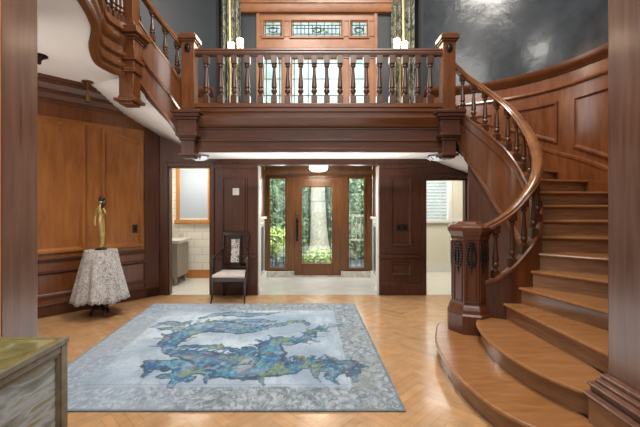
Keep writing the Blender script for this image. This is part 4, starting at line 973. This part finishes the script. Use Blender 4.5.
MB().lathe([(.19, 2.5), (.19, 2.47), (.17, 2.46)], 0, 7.3, 24).build('metal_ring', M_BRASS, e); MB().lathe([(.165, 2.462), (.185, 2.42), (.18, 2.32), (.12, 2.285), (.001, 2.275)], 0, 7.3, 24).build('glass_bowl', M_LAMPW, e)

# ---------------------------------------------------------------- garden outside
st(MB().box(-8, 8, 8.1, 16, -.3, -.12).build('floor', M_SLATEG), 'dark gravel path outside the front door')
def leaves(n, fn, s0, s1):
    b = MB()
    for _ in range(n):
        p, nr = fn(); s = random.uniform(s0, s1); q = Vector(nr)+Vector((random.gauss(0, .5), random.gauss(0, .5), random.gauss(0, .5))); q.normalize()
        t = q.cross(Vector((0, 0, 1)))
        if t.length < .05: t = Vector((1, 0, 0))
        t.normalize(); w = q.cross(t); a = random.uniform(0, 6.28); t2 = t*math.cos(a)+w*math.sin(a); w2 = q.cross(t2); p = Vector(p)
        b.add([p-t2*s, p+w2*s*.5+q*.01, p+t2*s, p-w2*s*.5+q*.01], [(0, 1, 2, 3)])
    return b
def hedge(x0, x1, y, h, lab, mat=M_LEAF, n=2500, s=(.05, .11)):
    e = thing('ivy_hedge', lab, 'hedge', ((x0+x1)/2, y, -.15), 'hedges beyond the front door')
    MB().box(x0, x1, y+.1, y+.5, -.15, h).build('stems', M_SOIL, e)
    leaves(n, lambda: ((random.uniform(x0, x1), y+random.uniform(-.12, .12), random.uniform(-.1, h+.1)), (0, -1, .3)), *s).build('foliage', mat, e, smooth=False)
hedge(-4.5, -.35, 11.6, 6.0, 'tall green ivy hedge left of the tree trunk', n=7000); hedge(.35, 4.5, 11.4, 6.0, 'tall green ivy hedge right of the tree trunk', n=7000); hedge(-.6, .6, 13.2, 6.4, 'green ivy hedge directly behind the tree trunk', n=1500)
e = thing('garden_tree', 'pale barked tree trunk standing outside the front door glass', 'tree', (.02, 10.6, -.15))
MB().loft([[(cx0+r*(1+.08*math.sin(3*a+z))*math.cos(a), 10.6+r*math.sin(a), z) for a in [2*PI*i/20 for i in range(20)]] for z, r, cx0 in ((-.15, .42, .03), (.1, .34, .03), (.5, .27, .02), (1.0, .235, -.01), (1.8, .21, -.03), (3.0, .19, -.02), (4.6, .18, 0))]).build('trunk', M_BARK, e)
b = MB(); b.tube([(0, 10.6, 3.6), (-.6, 10.8, 4.6), (-1.0, 10.9, 5.4)], [.14, .1, .06], 10).tube([(0, 10.6, 4.2), (.5, 10.5, 5.2), (.9, 10.3, 6)], [.15, .1, .06], 10); b.build('branch', M_BARK, e)
def shrub(x, y, r, h, lab, mat, n):
    e = thing('shrub', lab, 'shrub', (x, y, -.12)); MB().tube([(x, y, -.12), (x, y, h*.6)], [.03, .02], 6).build('stem', M_SOIL, e)
    def f():
        a, bb = random.uniform(0, 6.28), math.acos(random.uniform(-.6, 1)); d = (math.sin(bb)*math.cos(a), math.sin(bb)*math.sin(a), math.cos(bb)); return (x+r*d[0], y+r*d[1], h*.5+h*.5*d[2]), d
    leaves(n, f, .04, .09).build('foliage', mat, e, smooth=False)
shrub(-1.2, 10.2, .5, .95, 'bright yellow green shrub seen through the left sidelight', M_LEAF2, 700)
shrub(.05, 9.45, .5, .42, 'low yellow green planting at the foot of the tree trunk', M_LEAF2, 600)
e = thing('garden_gate_panel', 'pale ornamental garden panel seen through the right sidelight', 'garden panel', (1.15, 10.6, -.12))
b = MB(); b.box(.75, .8, 10.58, 10.63, -.12, 1.35).box(1.55, 1.6, 10.58, 10.63, -.12, 1.35).box(.75, 1.6, 10.58, 10.63, 1.25, 1.32).box(.75, 1.6, 10.58, 10.63, .55, .6); b.build('panel_frame', M_PATIO, e)
b = MB()
for k in range(6): b.tube([(.86+.13*k, 10.6, .6), (.86+.13*k, 10.6, 1.25)], .012, 6); b.tube([(.86+.13*k+.05*math.cos(q), 10.6, .92+.13*math.sin(q)) for q in [i*PI/6 for i in range(13)]], .012, 6)
b.build('scrollwork', M_PATIO, e)

# ---------------------------------------------------------------- light, world, camera
def area(name, loc, rot, sx, sy, power, col=(1, 1, 1)):
    l = bpy.data.lights.new(name, 'AREA'); l.shape = 'RECTANGLE'; l.size = sx; l.size_y = sy; l.energy = power; l.color = col
    o = bpy.data.objects.new(name, l); C.objects.link(o); o.location = loc; o.rotation_euler = rot; return o
area('hall_light', (.5, 3.4, 7.6), (0, 0, 0), 2, 1.6, 400, (1, .93, .85))
area('wall_highlight_fill', (-.4, 5.05, 5.6), (0, 0, 0), .9, .7, 55, (1, .95, .88))  # unseen lamp added for the highlight on the curved slate wall
area('front_fill', (0, -.6, 6.2), (R(48), 0, 0), 4, 2, 230, (1, .95, .9))  # fill lamp added high above the camera, no fixture there
area('left_fill', (-3.3, 2.9, 2.3), (R(72), 0, R(5)), .9, .9, 30, (1, .9, .78))  # added fill to brighten the left wall and table
area('floor_bounce_fill', (-.6, 4.4, .12), (R(180), 0, 0), 3.4, 2.6, 34, (1, .95, .9))  # added upward lamp imitating light bounced off the floor
area('landing_bounce_fill', (0, 5.9, 1.9), (R(180), 0, 0), 3.2, .5, 14, (1, .97, .93))  # added upward fill whitening the ceiling strip under the landing
area('window_day', (0, 7.6, 4.4), (R(-90), 0, 0), 2.2, 2, 95, (1, 1, 1))
area('window_fill', (0, 6.76, 4.1), (R(-90), 0, 0), 1.9, 1.4, 30, (.93, .97, 1))  # extra lamp added inside the glass to brighten newel and baluster sides
area('garden_day', (0, 8.7, 5.6), (R(48), 0, 0), 8, 2.5, 2000, (.97, 1, .98))
area('door_day', (0, 9.0, 2.2), (R(-75), 0, 0), 2.2, 1.6, 190, (.9, .96, 1))
area('washroom_light', (-2.5, 7.1, 2.66), (0, 0, 0), .9, .6, 40, (1, .94, .82)); area('side_room_light', (2.6, 7.6, 2.66), (0, 0, 0), 1.2, .9, 45, (1, .97, .92))
area('vestibule_light', (0, 7.3, 2.26), (0, 0, 0), .4, .4, 24, (1, .9, .76))
area('blind_day', (2.76, 9.0, 1.8), (R(-90), 0, 0), .7, 1.1, 9, (.9, .95, 1))
for sg in (-1, 1):
    l = bpy.data.lights.new('candle_light', 'POINT'); l.energy = 9; l.color = (1, .82, .6); l.shadow_soft_size = .08; o = bpy.data.objects.new('candle_light', l); C.objects.link(o); o.location = (sg*1.46, 6.25, 4.5)
w = bpy.data.worlds.new('World'); sc.world = w; w.use_nodes = True
bg = w.node_tree.nodes['Background']; bg.inputs[0].default_value = (1, .95, .885, 1); bg.inputs[1].default_value = .38
cam = bpy.data.cameras.new('Camera'); co = bpy.data.objects.new('Camera', cam); C.objects.link(co); sc.camera = co
co.location = (0, 0, 1.6); co.rotation_euler = (R(90), 0, 0); cam.lens = 20.25; cam.sensor_width = 36
cam.shift_x = 1.5/640; cam.shift_y = -8.5/640; cam.clip_start = .05
sc.view_settings.view_transform = 'Standard'; sc.view_settings.look = 'None'; sc.view_settings.exposure = 0
